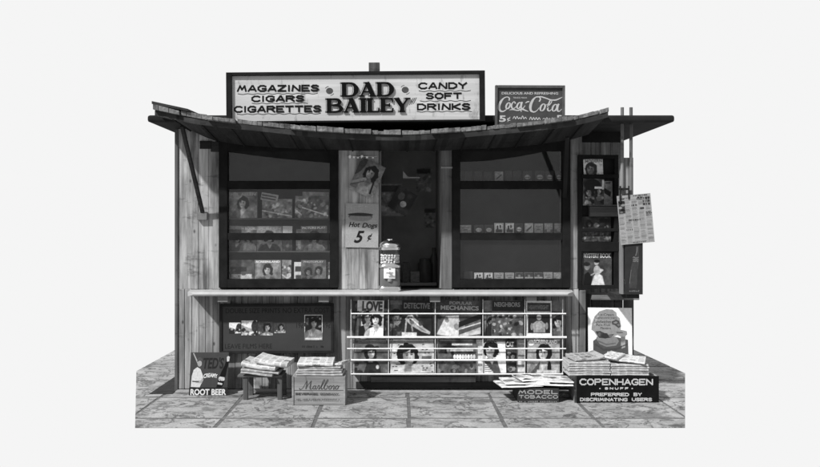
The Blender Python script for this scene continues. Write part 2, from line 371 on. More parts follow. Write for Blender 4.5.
def bust(c, cx, cy, r, cloth=.4, skin=.72, hair=.15, **k):
    q = random.Random(int(cx * 91 + cy * 57 + r * 333)); sk_ = q.uniform(-.35, .35) * r
    c.poly([(cx - 2.4 * r, 1.05), (cx - 2.0 * r, cy + 2.3 * r), (cx - 1.5 * r, cy + 1.75 * r), (cx - .5 * r, cy + 1.35 * r), (cx + .5 * r, cy + 1.35 * r), (cx + 1.6 * r, cy + 1.7 * r), (cx + 2.1 * r, cy + 2.3 * r), (cx + 2.4 * r, 1.05)], cloth)
    c.poly([(cx - .6 * r, cy + 1.32 * r), (cx + .6 * r, cy + 1.32 * r), (cx + sk_, cy + 2.5 * r)], skin * .9)
    for i in range(7):
        x = cx + q.uniform(-1.9, 1.9) * r; y = cy + q.uniform(1.9, 3) * r
        c.line(x, y, x + q.uniform(-.4, .4) * r, y + q.uniform(.3, .9) * r, r * .14, cloth * q.uniform(.5, 1.5), .6)
    c.ell(cx - 1.7 * r, cy + 2.6 * r, .5 * r, 1.2 * r, cloth * .6, .2, .5)
    return head(c, cx, cy, r, skin, hair, **k)
def crowd(c, y0, y1, n, lo=.1, hi=.9, s=.05):
    for i in range(n):
        v = random.uniform(lo, hi); x = random.uniform(0, c.asp); y = random.uniform(y0, y1); q = random.uniform(.5, 1.5) * s
        c.ell(x, y, q * random.uniform(.6, 1.6), q, v, random.uniform(-1, 1), .85)
    return c
def news(W, H, cell=.0042, cols=4, heads=3, base=.8, photos=1):
    c = Cv(W, H, base, cell); c.tex = False
    return news_on(c, cols, heads, base, photos)
def news_on(c, cols=4, heads=3, base=.8, photos=1):
    for k in range(cols):
        x0 = c.asp * (k + .08) / cols; x1 = c.asp * (k + .92) / cols; y = .05
        while y < .97:
            if random.random() < .12: y += .02; continue
            c.rect(x0, y, x0 + (x1 - x0) * random.uniform(.7, 1), y + .0055, base * .62, .8); y += .0125
    for k in range(heads):
        q = random.randrange(cols); y = random.uniform(.03, .8); x0 = c.asp * (q + .05) / cols; x1 = min(c.asp * .97, c.asp * (q + random.choice([1, 1, 2])) / cols)
        c.rect(x0 - .01, y - .01, x1, y + .05, base)
        x = x0
        while x < x1 - .02:
            c.rect(x, y, x + .014, y + .032, .14); x += random.choice([.021, .021, .034])
    for k in range(photos):
        q = random.randrange(cols); y = random.uniform(.15, .7); x0 = c.asp * (q + .05) / cols; x1 = c.asp * (q + .95) / cols
        c.rect(x0, y, x1, y + .16, .4)
        for i in range(7): c.ell(random.uniform(x0, x1), y + random.uniform(.02, .14), .02, .025, random.uniform(.1, .8))
    return c
def ink_grid(name, W, H, cv, parent, y=-.001, gain=1.0, mat=None, z0=0, curl=None):
    a = cv.out() if isinstance(cv, Cv) else cv
    ny, nx = a.shape
    xs = np.linspace(-W / 2, W / 2, nx); zs = z0 + np.linspace(H, 0, ny)
    XX, ZZ = np.meshgrid(xs, zs); YY = np.full_like(XX, y)
    if curl is not None: YY = YY + curl(XX / W + .5, (ZZ - z0) / H)
    co = np.stack([XX, YY, ZZ], -1).reshape(-1, 3)
    i = np.arange((ny - 1) * (nx - 1)); r_ = i // (nx - 1); c_ = i % (nx - 1); q = r_ * nx + c_
    fs = np.stack([q + nx, q + nx + 1, q + 1, q], 1)
    return grid_obj(name, co, fs, a.reshape(-1), parent, gain, mat or M_print)
def grid_obj(name, co, fs, vals, parent, gain, mat, smooth=True):
    me = bpy.data.meshes.new(name); me.from_pydata(co.tolist(), [], fs.tolist())
    v = np.clip(vals, 0, 1); l = np.where(v < .04045, v / 12.92, ((v + .055) / 1.055) ** 2.4) * gain
    at = me.color_attributes.new('ink', 'FLOAT_COLOR', 'POINT')
    at.data.foreach_set('color', np.stack([l, l, l, np.ones_like(l)], 1).reshape(-1).astype(np.float32))
    me.materials.append(mat)
    if smooth: me.polygons.foreach_set('use_smooth', [True] * len(me.polygons))
    me.update(); o = bpy.data.objects.new(name, me); COL.objects.link(o)
    if parent: o.parent = parent
    return o
def rot_box(px0, py0, px1, py1, y):
    return X((px0 + px1) / 2, y), Z(py1, y), (px1 - px0) / sc(y), (py1 - py0) / sc(y)
def sheet(name, label, cat, box, y, draw, gain=.6, lean=0, roll=0, yaw=0, thick=.006, group=None, titles=(), cell=.0042, mat=None, edge=.6, face='cover', curl=None):
    """a magazine, card or poster: a thin block with a printed face; box = measured outline (x0,y0,x1,y1)"""
    cx, cz, W, H = rot_box(*box, y)
    if roll:   # roll about the middle
        rz = Matrix.Rotation(R(roll), 3, 'Y'); off = rz @ Vector((0, 0, -H / 2)); loc = (cx + off.x, y, cz + H / 2 + off.z)
    else: loc = (cx, y, cz)
    b = MB().box(-W / 2, W / 2, 0, thick, 0, H); o = b.build(name, gray(edge, .8, .1, 40))
    o.location = loc; o.rotation_mode = 'XYZ'; o.rotation_euler = Matrix.Rotation(R(yaw), 3, 'Z').to_euler()
    Mx = Matrix.Rotation(R(yaw), 3, 'Z') @ Matrix.Rotation(R(roll), 3, 'Y') @ Matrix.Rotation(R(-lean), 3, 'X'); o.rotation_euler = Mx.to_euler()
    c = Cv(W, H, .7, cell); draw(c)
    ink_grid(face, W, H, c, o, -.0008, gain, mat, curl=curl)
    for t in titles:
        s, x0, x1, z0, z1, v = t[:6]; kw = t[6] if len(t) > 6 else {}
        mb = MB(); put_text(mb, s, -W / 2 + x0 * W, -W / 2 + x1 * W, z0 * H, z1 * H, -.0016, **kw)
        mb.build('title', gray(v * gain / .6, .7, .1, 40), o)
    if label: tag(o, label, cat, group)
    return o

# ================================================================ SETTING: the paving
def clip_poly(poly, a, b):
    out = []; n = len(poly)
    def side(p): return (b[0] - a[0]) * (p[1] - a[1]) - (b[1] - a[1]) * (p[0] - a[0])
    for i in range(n):
        p, q = poly[i], poly[(i + 1) % n]; sp, sq = side(p), side(q)
        if sp >= 0: out.append(p)
        if (sp >= 0) != (sq >= 0):
            t = sp / (sp - sq); out.append((p[0] + t * (q[0] - p[0]), p[1] + t * (q[1] - p[1])))
    return out
OUT = [(-2.175, -1.365), (2.34, -1.365), (3.2, .933), (3.1, 3.0), (-3.0, 3.0), (-3.0, 1.05)]
pv = MB(); J = .016
for i in range(-5, 6):
    for j in range(-2, 6):
        x0 = .075 + .797 * i; y0 = -1.07 - .8 + .8 * j + (0 if True else 0)
        dx = [random.uniform(-.008, .008) for _ in range(4)]
        p = [(x0 + J + dx[0], y0 + .024), (x0 + .797 - J + dx[1], y0 + .024), (x0 + .797 - J + dx[2], y0 + .8 - .024), (x0 + J + dx[3], y0 + .8 - .024)]
        for k in range(len(OUT)): 
            p = clip_poly(p, OUT[k], OUT[(k + 1) % len(OUT)])
            if len(p) < 3: break
        if len(p) < 3: continue
        h = random.uniform(-.001, .001); n = len(p)
        pv.add([(a, b, h - .007) for a, b in p] + [(a, b, h) for a, b in p], [tuple(range(n, 2 * n))] + [(q, (q + 1) % n, n + (q + 1) % n, n + q) for q in range(n)])
struct(pv.build('pavement', M_pave, bevel=.003))
IN_ = OUT; jb = MB(); n = len(OUT); jb.add([(a, b, -.0065) for a, b in IN_] + [(a, b, -.004) for a, b in IN_], [tuple(range(n))[::-1], tuple(range(n, 2 * n))] + [(q, (q + 1) % n, n + (q + 1) % n, n + q) for q in range(n)])
struct(jb.build('joint_mortar', gray(.12, .95, .4, 20, spec=.1)))
ds = MB().box(-2.46, -2.235, -.14, 2.3, -.004, .005)  # dark strip added as the hut's shadow on the paving
struct(ds.build('shadow_strip', gray(.03, .95, .4, 12, spec=.1)))

# ================================================================ THE KIOSK
K = empty('newspaper_kiosk')
tag(K, 'weathered wooden newsstand hut with two dark framed windows and a sagging board awning', 'kiosk')
def planks(name, x0, x1, z0, z1, y, th, bw, mat, parent=K, gap=.004, bevel=.002, rag=0):
    mb = MB(); n = max(1, round((x1 - x0) / bw)); b = (x1 - x0) / n
    cut = [x0] + [x0 + b * (i + random.uniform(-.12, .12)) for i in range(1, n)] + [x1]
    for i in range(n):
        d = random.uniform(0, .006)
        mb.box(cut[i] + gap / 2, cut[i + 1] - gap / 2, y + d, y + th, z0 - random.uniform(0, rag), z1)
    return mb.build(name, mat, parent, bevel=bevel)
# front wall pieces (holes left for windows and hatch)
xl = -2.22; xr = X(579)
planks('wall', xl, X(220), Z(289), 2.62, 0, .04, .1, M_wood, gap=.0025, bevel=.001)
planks('wall', xl, xr, .02, Z(289), 0, .04, .07, M_woodmid, gap=.002, bevel=.006)
planks('wall', X(338), X(379), Z(289), 2.5, -.004, .036, .1, M_wood, gap=.0025, bevel=.001)
planks('wall', X(569.5), xr, Z(289), 2.62, 0, .04, .1, M_woodmid)
# light vertical batten at the left corner and its dark edge
MB().box(xl - .03, xl, -.012, .06, 0, 2.61).build('corner_trim', wood('pale_trim', .10, .22, 'Z', stain=.5), K, bevel=.002)
# side, back walls, floor, ceiling
mb = MB()
for i in range(15): mb.box(xl, xl + .03, .045 + i * .13, .045 + i * .13 + .127, 0, 2.62)
mb.build('wall', M_woodmid, K, bevel=.002)
mb = MB()
for i in range(15): mb.box(xr - .03, xr, .045 + i * .13, .045 + i * .13 + .127, 0, 2.62)
mb.build('wall', M_woodmid, K, bevel=.002)
mb = MB()
for i in range(31): mb.box(xl + i * .1305, xl + i * .1305 + .128, 1.995, 2.03, 0, 2.62)
mb.build('wall', M_woodmid, K, bevel=.002)
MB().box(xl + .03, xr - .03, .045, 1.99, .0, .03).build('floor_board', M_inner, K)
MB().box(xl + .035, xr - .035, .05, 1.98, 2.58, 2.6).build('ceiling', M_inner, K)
# base sill on the paving
MB().box(xl, xr, -.1, .0, .001, .018).build('sill', gray(.30, .9, .3, 16), K, bevel=.003)
MB().box(X(371), X(475), -.06, -.004, Z(381), Z(375.5)).build('rail', M_woodx, K, bevel=.003)
MB().box(X(356), X(560), -.02, -.001, .03, Z(381.5)).build('kick_board', M_dkx, K)
# windows
def window(ix0, ix1, ox0, ox1):
    f = MB(); y0, y1 = -.035, .05
    zt = Z(134); f.box(X(ox0), X(ix0), y0, y1, Z(287.6), zt); f.box(X(ix1), X(ox1), y0, y1, Z(287.6), zt)
    f.box(X(ix0), X(ix1), y0, y1, Z(287.6), Z(279)); f.box(X(ix0), X(ix1), y0, y1, Z(151), zt)
    o = f.build('window', M_black, K, bevel=.003)
    for a, b in ((181, 189), (233, 240)):
        MB().box(X(ix0) + .001, X(ix1) - .001, -.028, .045, Z(b), Z(a)).build('muntin', M_black, o, bevel=.003)
    for a, b in ((151, 181), (189, 233), (240, 279)):
        MB().box(X(ix0) + .0005, X(ix1) - .0005, .008, .011, Z(b) + .0005, Z(a) - .0005).build('glass_pane', M_glass, o)
    return o
wl = window(228, 330, 219.5, 338.5); wr = window(460, 562, 452.4, 569.8)
for pts in (((228, 152), (240, 153.5), (255, 155.6), (285, 159), (310, 161.3), (330, 163)), ((460, 162), (487, 160.8), (503, 158.8), (520, 156.3), (535, 153.6), (545, 151.6))):  # added dark arcs imitating the awning's reflection in the top panes
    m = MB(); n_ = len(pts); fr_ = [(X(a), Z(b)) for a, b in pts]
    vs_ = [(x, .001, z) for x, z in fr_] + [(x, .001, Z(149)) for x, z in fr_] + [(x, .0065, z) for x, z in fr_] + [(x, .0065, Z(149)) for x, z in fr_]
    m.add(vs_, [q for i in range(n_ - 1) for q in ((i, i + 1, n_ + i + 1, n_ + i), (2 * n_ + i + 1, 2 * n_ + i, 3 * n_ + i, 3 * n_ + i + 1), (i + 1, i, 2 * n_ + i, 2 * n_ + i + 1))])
    m.build('awning_reflection', M_tar, wl if pts[0][0] < 300 else wr)
# display boxes behind the windows
def display(x0, x1, shelves):
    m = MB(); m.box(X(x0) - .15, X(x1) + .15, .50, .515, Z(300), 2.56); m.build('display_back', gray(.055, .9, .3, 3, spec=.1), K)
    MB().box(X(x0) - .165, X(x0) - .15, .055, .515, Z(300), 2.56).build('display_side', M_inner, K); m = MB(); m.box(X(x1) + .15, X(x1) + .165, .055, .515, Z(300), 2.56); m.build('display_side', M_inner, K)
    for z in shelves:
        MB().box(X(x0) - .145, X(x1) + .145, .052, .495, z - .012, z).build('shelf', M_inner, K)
ys = .075
LSH = [Z(218.2, ys), Z(251, ys), Z(283.5, ys)]; RSH = [Z(181, ys), Z(233, ys), Z(280.5, ys)]
display(228, 330, LSH); display(460, 562, RSH)
# hatch: inner dark partitions, post, header
MB().box(X(441.5), X(452), -.005, .05, Z(289), 2.5).build('post', wood('grey_post', .14, .32, 'Z', stain=.5), K, bevel=.003)
MB().box(X(441), X(452.5), -.016, -.006, Z(168.5), Z(166.8)).build('bracket', gray(.3, .5, .3, 20), K)
MB().box(X(379), X(441.5), .0, .05, Z(291), Z(288.6)).build('sill', M_dkx, K)
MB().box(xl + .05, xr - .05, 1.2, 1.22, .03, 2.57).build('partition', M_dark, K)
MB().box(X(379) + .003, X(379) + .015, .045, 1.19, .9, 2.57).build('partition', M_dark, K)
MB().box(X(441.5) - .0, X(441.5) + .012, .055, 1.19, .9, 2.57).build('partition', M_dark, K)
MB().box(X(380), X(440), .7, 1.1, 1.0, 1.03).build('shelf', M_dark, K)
# counter with rounded nose
yf = -.28; zt = 1.014; th = .042
prof = [(-.001, zt - th), (-.001, zt)]
m = MB(); npf = []
for i in range(9):
    a = math.pi / 2 + math.pi * i / 8; npf.append((yf + .02 + math.cos(a) * .021, zt - th / 2 + math.sin(a) * th / 2))
pf = [(-.003, zt)] + npf + [(-.003, zt - th)]
def outline_x(y, s): # rounded plan corners
    r = .1; d = max(0, (yf + r) - y); d = min(d, r); return s * (r - math.sqrt(max(r * r - d * d, 0)))
cxl, cxr = X(183, yf), X(578, yf); n = len(pf); xs = [0, 1]
vs = [(cxl + outline_x(y, 1), y, z) for y, z in pf] + [(cxr - outline_x(y, 1), y, z) for y, z in pf]
m.add(vs, [(i, (i + 1) % n, n + (i + 1) % n, n + i) for i in range(n)] + [tuple(range(n))[::-1], tuple(range(n, 2 * n))])
ct = m.build('counter', M_counter, K, smooth=True)
for a in (223.5, 324, 435, 531):
    q = MB(); x = X(a, -.2); q.box(x - .05, x + .05, -.235, -.045, zt - th - .06, zt - th - .001); q.box(x - .03, x + .03, -.045, -.003, zt - th - .14, zt - th - .001)
    q.build('bracket', wood('pale_block', .2, .34, 'X', stain=.3, knots=False), ct, bevel=.004)
# roof slab
rf = MB(); r0, r1 = X(147, -.5), X(675, -.5)
rf.box(r0, r1, -.5, 2.15, 2.622, 2.687); ro = rf.build('roof', M_tar, K, bevel=.02)
MB().box(X(579, .3), X(622, .3), .27, .33, 2.52, 2.621).build('header', M_tar, K)
# sagging awning
def curve(pts):
    xs_ = [p[0] for p in pts]; ys_ = [p[1] for p in pts]
    def f(x):
        n = len(xs_)
        i = 0
        while i < n - 2 and x > xs_[i + 1]: i += 1
        def tan(k):
            a = max(k - 1, 0); b = min(k + 1, n - 1); return (ys_[b] - ys_[a]) / (xs_[b] - xs_[a])
        h = xs_[i + 1] - xs_[i]; u = (x - xs_[i]) / h
        return (2 * u ** 3 - 3 * u * u + 1) * ys_[i] + (u ** 3 - 2 * u * u + u) * h * tan(i) + (-2 * u ** 3 + 3 * u * u) * ys_[i + 1] + (u ** 3 - u * u) * h * tan(i + 1)
    return f
FY = -.65
front = curve([(X(a, FY), Z(b, FY)) for a, b in ((150, 104), (175, 109), (193, 113), (229, 117.5), (258, 120.5), (310, 126), (350, 128.6), (398, 130), (440, 128.4), (490, 124.5), (530, 120.8), (568, 116), (590, 111.5), (612, 105.5))])
back = curve([(X(a), Z(b) + .035) for a, b in ((165, 122), (187, 129), (213, 140), (240, 145.5), (300, 149.5), (400, 151), (450, 150.5), (510, 148), (560, 142), (590, 134), (625, 122))])
ax0, ax1 = X(155, FY), X(608, FY)
m = MB(); NX = 80
def aw(x, t): return front(x) * (1 - t) + back(x) * t      # top of underside sheet - measured surfaces
for j, (off) in enumerate((-.055, -.075)):
    pass
rows = []
for i in range(NX + 1):
    x = ax0 + .02 + (ax1 - ax0 - .04) * i / NX
    rows.append([(x, FY + .03, front(x) - .092), (x, FY + .03, front(x) - .052), (x, -.002, back(x) + .02), (x, -.002, back(x) - .035)])
for i in range(NX):
    a, b = rows[i], rows[i + 1]
    m.add(a + b, [(0, 1, 5, 4), (1, 2, 6, 5), (2, 3, 7, 6), (3, 0, 4, 7)])
m.add(rows[0] + rows[-1], [(0, 3, 2, 1), (4, 5, 6, 7)])
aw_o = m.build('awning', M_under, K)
# rafters / seams under the awning
m = MB(); x = ax0 + .15
while x < ax1 - .1:
    m.beam((x, FY + .05, front(x) - .096), (x, -.01, back(x) - .04), .012, .012); x += .27
m.build('seam', M_tar, aw_o)
# fascia: curved lath
m = MB(); rows = []
for i in range(NX + 1):
    x = ax0 + .0 + (ax1 - ax0) * i / NX
    rows.append([(x, FY - .006, front(x) - .097), (x, FY - .006, front(x) - .05), (x, FY + .028, front(x) - .05), (x, FY + .028, front(x) - .097)])
for i in range(NX): m.add(rows[i] + rows[i + 1], [(0, 4, 5, 1), (1, 5, 6, 2), (2, 6, 7, 3), (3, 7, 4, 0)])
m.add(rows[0] + rows[-1], [(0, 1, 2, 3), (7, 6, 5, 4)])
m.build('fascia', M_fascia, aw_o)
# top boards
m = MB(); x = ax0 - .01; k = 0
while x < ax1:
    bw = random.uniform(.235, .275); x1 = min(x + bw, ax1 + .01); lift = 0; out_ = random.uniform(0, .06)
    th_ = .045
    zf = [front(min(max(q, ax0), ax1)) - .047 + .001 for q in (x, x1)]; zb = [back(min(max(q, ax0), ax1)) + .024 for q in (x, x1)]
    tl = random.uniform(-.007, .008); tr = random.uniform(-.007, .008)
    g = .005
    ns = 5; xs__ = [x + g + (x1 - x - 2 * g) * q / ns for q in range(ns + 1)]
    for q in range(ns):
        u0, u1 = q / ns, (q + 1) / ns; o_ = out_ + random.uniform(-.005, .005); top_ = th_ * .86 + tl * (1 - u0) + tr * u0 + random.choice([0, 0, 0, 0, -.003, .002])
        if random.random() < .04: top_ *= .75
        f0 = zf[0] * (1 - u0) + zf[1] * u0; f1 = zf[0] * (1 - u1) + zf[1] * u1; b0 = zb[0] * (1 - u0) + zb[1] * u0; b1 = zb[0] * (1 - u1) + zb[1] * u1
        v = [(xs__[q], FY - o_, f0), (xs__[q + 1] - .0005, FY - o_, f1), (xs__[q + 1] - .0005, -.02, b1), (xs__[q], -.02, b0)]
        v2 = [(xs__[q], FY - o_, f0 + top_), (xs__[q + 1] - .0005, FY - o_, f1 + top_ + random.uniform(-.003, .003)), (xs__[q + 1] - .0005, -.02, b1 + th_), (xs__[q], -.02, b0 + th_)]
        m.add(v + v2, [(0, 1, 5, 4), (1, 2, 6, 5), (2, 3, 7, 6), (3, 0, 4, 7), (4, 5, 6, 7), (3, 2, 1, 0)])
    x = x1
m.build('roof_boards', M_board, aw_o, bevel=.0015)
# lifted loose boards at the ends
m = MB()
xa = X(153, FY); m.add([(xa, FY - .04, front(ax0) + .004), (xa + .33, FY - .04, Z(112, FY)), (xa + .33, -.1, Z(111, FY) + .02), (xa, -.1, front(ax0) + .03),
       (xa, FY - .04, front(ax0) + .03), (xa + .33, FY - .04, Z(109.5, FY)), (xa + .33, -.1, Z(109.5, FY) + .02), (xa, -.1, front(ax0) + .05)], [(0, 1, 5, 4), (1, 2, 6, 5), (2, 3, 7, 6), (3, 0, 4, 7), (4, 5, 6, 7), (3, 2, 1, 0)])
m.build('loose_board', M_fascia, aw_o, bevel=.003)
# struts
st = MB().beam((X(203.5), -.02, Z(214)), (X(182, -.58), -.58, Z(126, -.58)), .034, .034).build('strut', M_dkx, aw_o, bevel=.003)
MB().box(X(198), X(208), -.045, -.001, Z(220), Z(212)).build('block', gray(.16, .8, .2, 20), st, bevel=.003)
st = MB().beam((X(563.5), -.05, Z(197)), (1.545, -.58, 2.47), .038, .038).build('strut', M_tar, aw_o, bevel=.003)
# ragged trim under the awning at the left
m = MB(); 
for a, b, c, d in ((200, 212, 141, 149), (211, 220, 142, 152)):
    m.box(X(a), X(b), -.014, -.003, Z(d), Z(c))
m.build('trim', M_dkx, K, bevel=.003)

# right wing
wy = .3
planks('wall', X(560, wy), X(622, wy), Z(297, wy), 2.52, wy, .03, .11, M_woodmid)
planks('wall', X(560, wy), X(634.5, wy), 0, Z(297, wy), wy, .03, .115, M_wooddk, gap=.012)
mb = MB()
for i in range(12): mb.box(X(622, wy) - .03, X(622, wy), wy + .035 + i * .13, wy + .162 + i * .13, 0, 2.62)
mb.build('wall', M_woodmid, K, bevel=.002)
MB().box(X(579, .02), X(585, .02), -.01, .08, .0, Z(290)).build('post', wood('pale_post', .14, .3, 'Z', stain=.5), K, bevel=.003)
MB().box(X(576, .02), X(582, .02), .02, .1, Z(290) + .001, 2.6).build('post', M_woodmid, K, bevel=.003)
yl = .02
MB().box(X(592, yl), X(639.5, yl), yl, wy - .002, Z(300, yl), Z(295, yl)).build('ledge', M_woodx, K, bevel=.004)
MB().box(X(587, .12), X(635, .12), -.09, wy - .002, Z(361, .12), Z(357, .12)).build('ledge', M_dkx, K, bevel=.004)
# pale twin poles
yp = -.36
for a in (622.2, 631):
    MB().bar((X(a, yp), yp, Z(294, yp)), (X(a, yp), yp, Z(107.5, yp)), .017, 12, .016).build('pole', wood('pale_pole', .13, .27, 'Z', stain=.5, knots=False), K, smooth=True)
MB().box(X(619.5, yp + .03), X(633, yp + .03), yp + .02, yp + .045, Z(294, yp), Z(157.5, yp)).build('panel', M_woodmid, K, bevel=.003)
MB().box(X(618, yp), X(640, yp), yp + .02, yl, Z(298.5, yp), Z(294.6, yp)).build('bracket', M_dkx, K, bevel=.003)

# ================================================================ SIGNS
def stick(root, cx, cz0, cz1, yv): pass
# main signboard
ysg = -.555; s_ = sc(ysg)
sg = empty('signboard', (X(356, ysg), ysg, Z(122.5, ysg)), (0, R(-.45), 0))
tag(sg, 'long white rooftop signboard in a black frame advertising magazines, cigars and candy', 'sign')
W_, H_ = 258 / s_, 50.5 / s_
MB().box(-W_ / 2 + .02, W_ / 2 - .02, .0, .02, .02, H_ - .02).build('panel', wood('painted_sign', .42, .56, 'X', streak=30, stain=.13, knots=False, bump=.1, island=.02), sg)
f = MB(); ft = .05
f.box(-W_ / 2, -W_ / 2 + ft, -.03, .03, 0, H_); f.box(W_ / 2 - ft, W_ / 2, -.03, .03, 0, H_); f.box(-W_ / 2 + ft, W_ / 2 - ft, -.03, .03, H_ - .03, H_); f.box(-W_ / 2 + ft, W_ / 2 - ft, -.03, .03, 0, .016)
f.build('frame', M_black, sg, bevel=.003)
for bx_ in (-.9, .86): MB().box(bx_, bx_ + .04, .03, .05, 0, .4).build('batten', M_dkx, sg)
f = MB(); f.box(X(369, ysg) - sg.location.x, X(380, ysg) - sg.location.x, .035, .1, .1, H_ + .095); f.build('post', M_wooddk, sg, bevel=.003)
def sx(px): return X(px, ysg) - sg.location.x
def szz(py): return Z(py, ysg) - sg.location.z
dk = MB()
def line_(s, a, b, t, bt, **k): q = MB(); deco(q, s, sx(a), sx(b), szz(bt), szz(t), .0165, -.0004, font=FD); q.build('lettering', gray(.012, .8, .3, 30, spec=.03), sg)
line_('MAGAZINES', 237, 319.5, 84.3, 91.3); line_('CIGARS', 251.5, 304.5, 94.8, 101.5); line_('CIGARETTES', 234, 321.5, 105, 112)
line_('CANDY', 418.5, 467.5, 83, 90); line_('SOFT', 426, 462, 93.3, 100); line_('DRINKS', 417, 470.5, 104, 111)
for a, b, y in ((238, 318, 93.5), (252, 308, 103), (237, 321, 113.6), (419, 471, 92), (420, 471, 102), (417, 472, 112.5)):
    k = int((b - a) / 5); q = MB()
    q.stroke([(sx(a + (b - a) * i / k), szz(y + (.4 if i % 2 else -.4) - .2)) for i in range(k + 1)], .0075, -.0004); q.build('wavy_line', gray(.05, .6, .3, 30), sg)
# slab-serif DAD BAILEY (strokes in a 10 x 10 letter box)
def T(x0, y0, x1, y1, w): return ('l', [(x0, y0), (x1, y1)], w)
def C_(pts, w): return ('c', pts, w)
LET = {
 'D': [T(1.6, 0, 1.6, 10, 2.3), T(0, .5, 4, .5, 1), T(0, 9.5, 4, 9.5, 1), C_([(3.5, 9.6), (6.6, 9), (8.1, 6.6), (8.3, 5), (8.1, 3.4), (6.6, 1), (3.5, .4)], [.8, 1.2, 2.3, 2.6, 2.3, 1.2, .8])],
 'A': [T(4.4, 9.6, 1.3, .4, 1.0), T(4.4, 10, 7.6, .3, 2.4), T(0, .45, 2.9, .45, .9), T(5.6, .45, 9.3, .45, .9), T(2.3, 3.4, 6.6, 3.4, .9), T(3, 9.6, 5.4, 9.6, .9)],
 'B': [T(1.6, 0, 1.6, 10, 2.3), T(0, .5, 5, .5, 1), T(0, 9.5, 5, 9.5, 1), C_([(3, 9.5), (6.4, 9.2), (7.4, 7.5), (6.4, 5.6), (3, 5.3)], [.9, 1.2, 2.2, 1.2, .9]), C_([(3, 5.2), (7, 4.8), (8.3, 2.8), (7, .9), (3, .5)], [.9, 1.2, 2.4, 1.2, .9])],
 'I': [T(1.7, 0, 1.7, 10, 2.4), T(0, .5, 3.4, .5, 1), T(0, 9.5, 3.4, 9.5, 1)],
 'L': [T(1.7, 0, 1.7, 10, 2.4), T(0, .5, 7, .5, 1), T(0, 9.5, 3.6, 9.5, 1), T(6.6, .2, 6.9, 3.2, .9)],
 'E': [T(1.7, 0, 1.7, 10, 2.4), T(0, .5, 7.4, .5, 1), T(0, 9.5, 7.2, 9.5, 1), T(2, 5.1, 5.4, 5.1, 1), T(5.4, 3.8, 5.4, 6.4, .8), T(7, .3, 7.3, 3, .9), T(6.9, 7.2, 6.9, 9.7, .9)],
 'Y': [T(4.5, 0, 4.5, 5, 2.3), T(4.2, 4.6, 1.4, 9.7, 2.3), T(4.8, 4.6, 7.7, 9.7, 1.0), T(2.8, .5, 6.2, .5, 1), T(0, 9.5, 3.2, 9.5, .9), T(6.2, 9.5, 9.3, 9.5, .9)]}
def slab(word, x0, x1, zb, zt_, wid, mbs):
    tot = sum(wid); x = x0; sxx = (x1 - x0) / tot; k = (zt_ - zb) / 10
    for ch, wd in zip(word, wid):
        lw = sxx * wd; nat = {'D': 9.6, 'A': 9.3, 'B': 9.4, 'I': 3.4, 'L': 7.3, 'E': 7.8, 'Y': 9.3}[ch]; kx = lw * .98 / nat
        for mb, off, ex in mbs:
            for kind, pts, w_ in LET[ch]:
                P = [(x + p[0] * kx + off[0], zb + p[1] * k + off[1]) for p in pts]
                W2 = [q * k * 1.4 for q in w_] if isinstance(w_, list) else w_ * k * 1.35
                mb.stroke(P, W2, -.0004, smooth=(kind == 'c'), extra=ex)
        x += lw
for word, a, b, t, bt, wid in (('DAD', 341.5, 394.5, 82.8, 97, [9.6, 9.6, 9.6]), ('BAILEY', 326.5, 411, 98.6, 112.8, [9.4, 9, 4, 7.3, 7.8, 9.3])):
    shd = MB(); whi = MB(); whi.lay = 60; blk = MB(); blk.lay = 130
    slab(word, sx(a), sx(b), szz(bt), szz(t), wid, [(shd, (-.011, .004), .0), (whi, (-.002, .001), .0035), (blk, (0, 0), 0)])
    shd.build('letter_shadow', gray(.07, .6, .3, 30), sg); whi.build('letter_outline', gray(.48, .6, .1, 30), sg); blk.build('lettering', gray(.006, .8, .2, 30, spec=.03), sg)
for cx_, cy_ in ((329.8, 90.8), (405.5, 90.3)):
    bal = MB(); bal.poly([(sx(cx_ + 3.6 * math.cos(t)), szz(cy_ + 3.2 * math.sin(t))) for t in [i * math.pi / 8 for i in range(16)]], -.0004)
    for q in (.6, 3.75):
        bal.stroke([(sx(cx_ + 5.2 * math.cos(q + t)), szz(cy_ + 4.6 * math.sin(q + t))) for t in (0, .4, .8)], .006, -.0004)
    bal.build('ornament', gray(.06, .6, .3, 30), sg)
bal = MB()
for k in range(3): bal.stroke([(sx(409.5 + k * 2), szz(105.5 - k * .6)), (sx(413.5 + k * 1.6), szz(98.5 - k * .2))], .007, -.0004)
bal.build('ornament', gray(.06, .6, .3, 30), sg)

# soda sign
SX = lambda zx: 490 + zx * 125 / 820
SY = lambda zy: 80 + zy * 125 / 820
cs = empty('soda_sign', (X(530, ysg), ysg, Z(128, ysg)), (0, R(.2), 0)); tag(cs, 'small dark rooftop cola sign with white script lettering beside the big signboard', 'sign')
a0 = X(495, ysg) - cs.location.x; a1 = X(564.6, ysg) - cs.location.x; b1 = Z(85.6, ysg) - cs.location.z
MB().box(a0 + .01, a1 - .01, 0, .015, .0, b1 - .01).build('panel', gray(.055, .6, .25, 10), cs)
f = MB(); f.box(a0, a0 + .022, -.02, .02, 0, b1); f.box(a1 - .022, a1, -.02, .02, 0, b1); f.box(a0 + .022, a1 - .022, -.02, .02, b1 - .025, b1); f.build('frame', gray(.075, .7, .3, 14), cs, bevel=.003)
MB().box(-.1, -.06, .02, .04, 0, .3).build('batten', M_dkx, cs)
def cp(p): return (X(SX(p[0]), ysg) - cs.location.x, Z(SY(p[1]), ysg) - cs.location.z)
u = 1 / s_ * 125 / 820
sc_ = MB()
def S1(pts, w): sc_.stroke([cp(p) for p in pts], [q * u for q in w] if isinstance(w, list) else w * u, -.0004)
S1([(124, 136), (126, 120), (112, 112), (90, 120), (70, 144), (58, 176), (64, 200), (84, 207), (104, 196), (114, 184)], [7, 8, 5, 7, 15, 17, 14, 8, 5, 4])
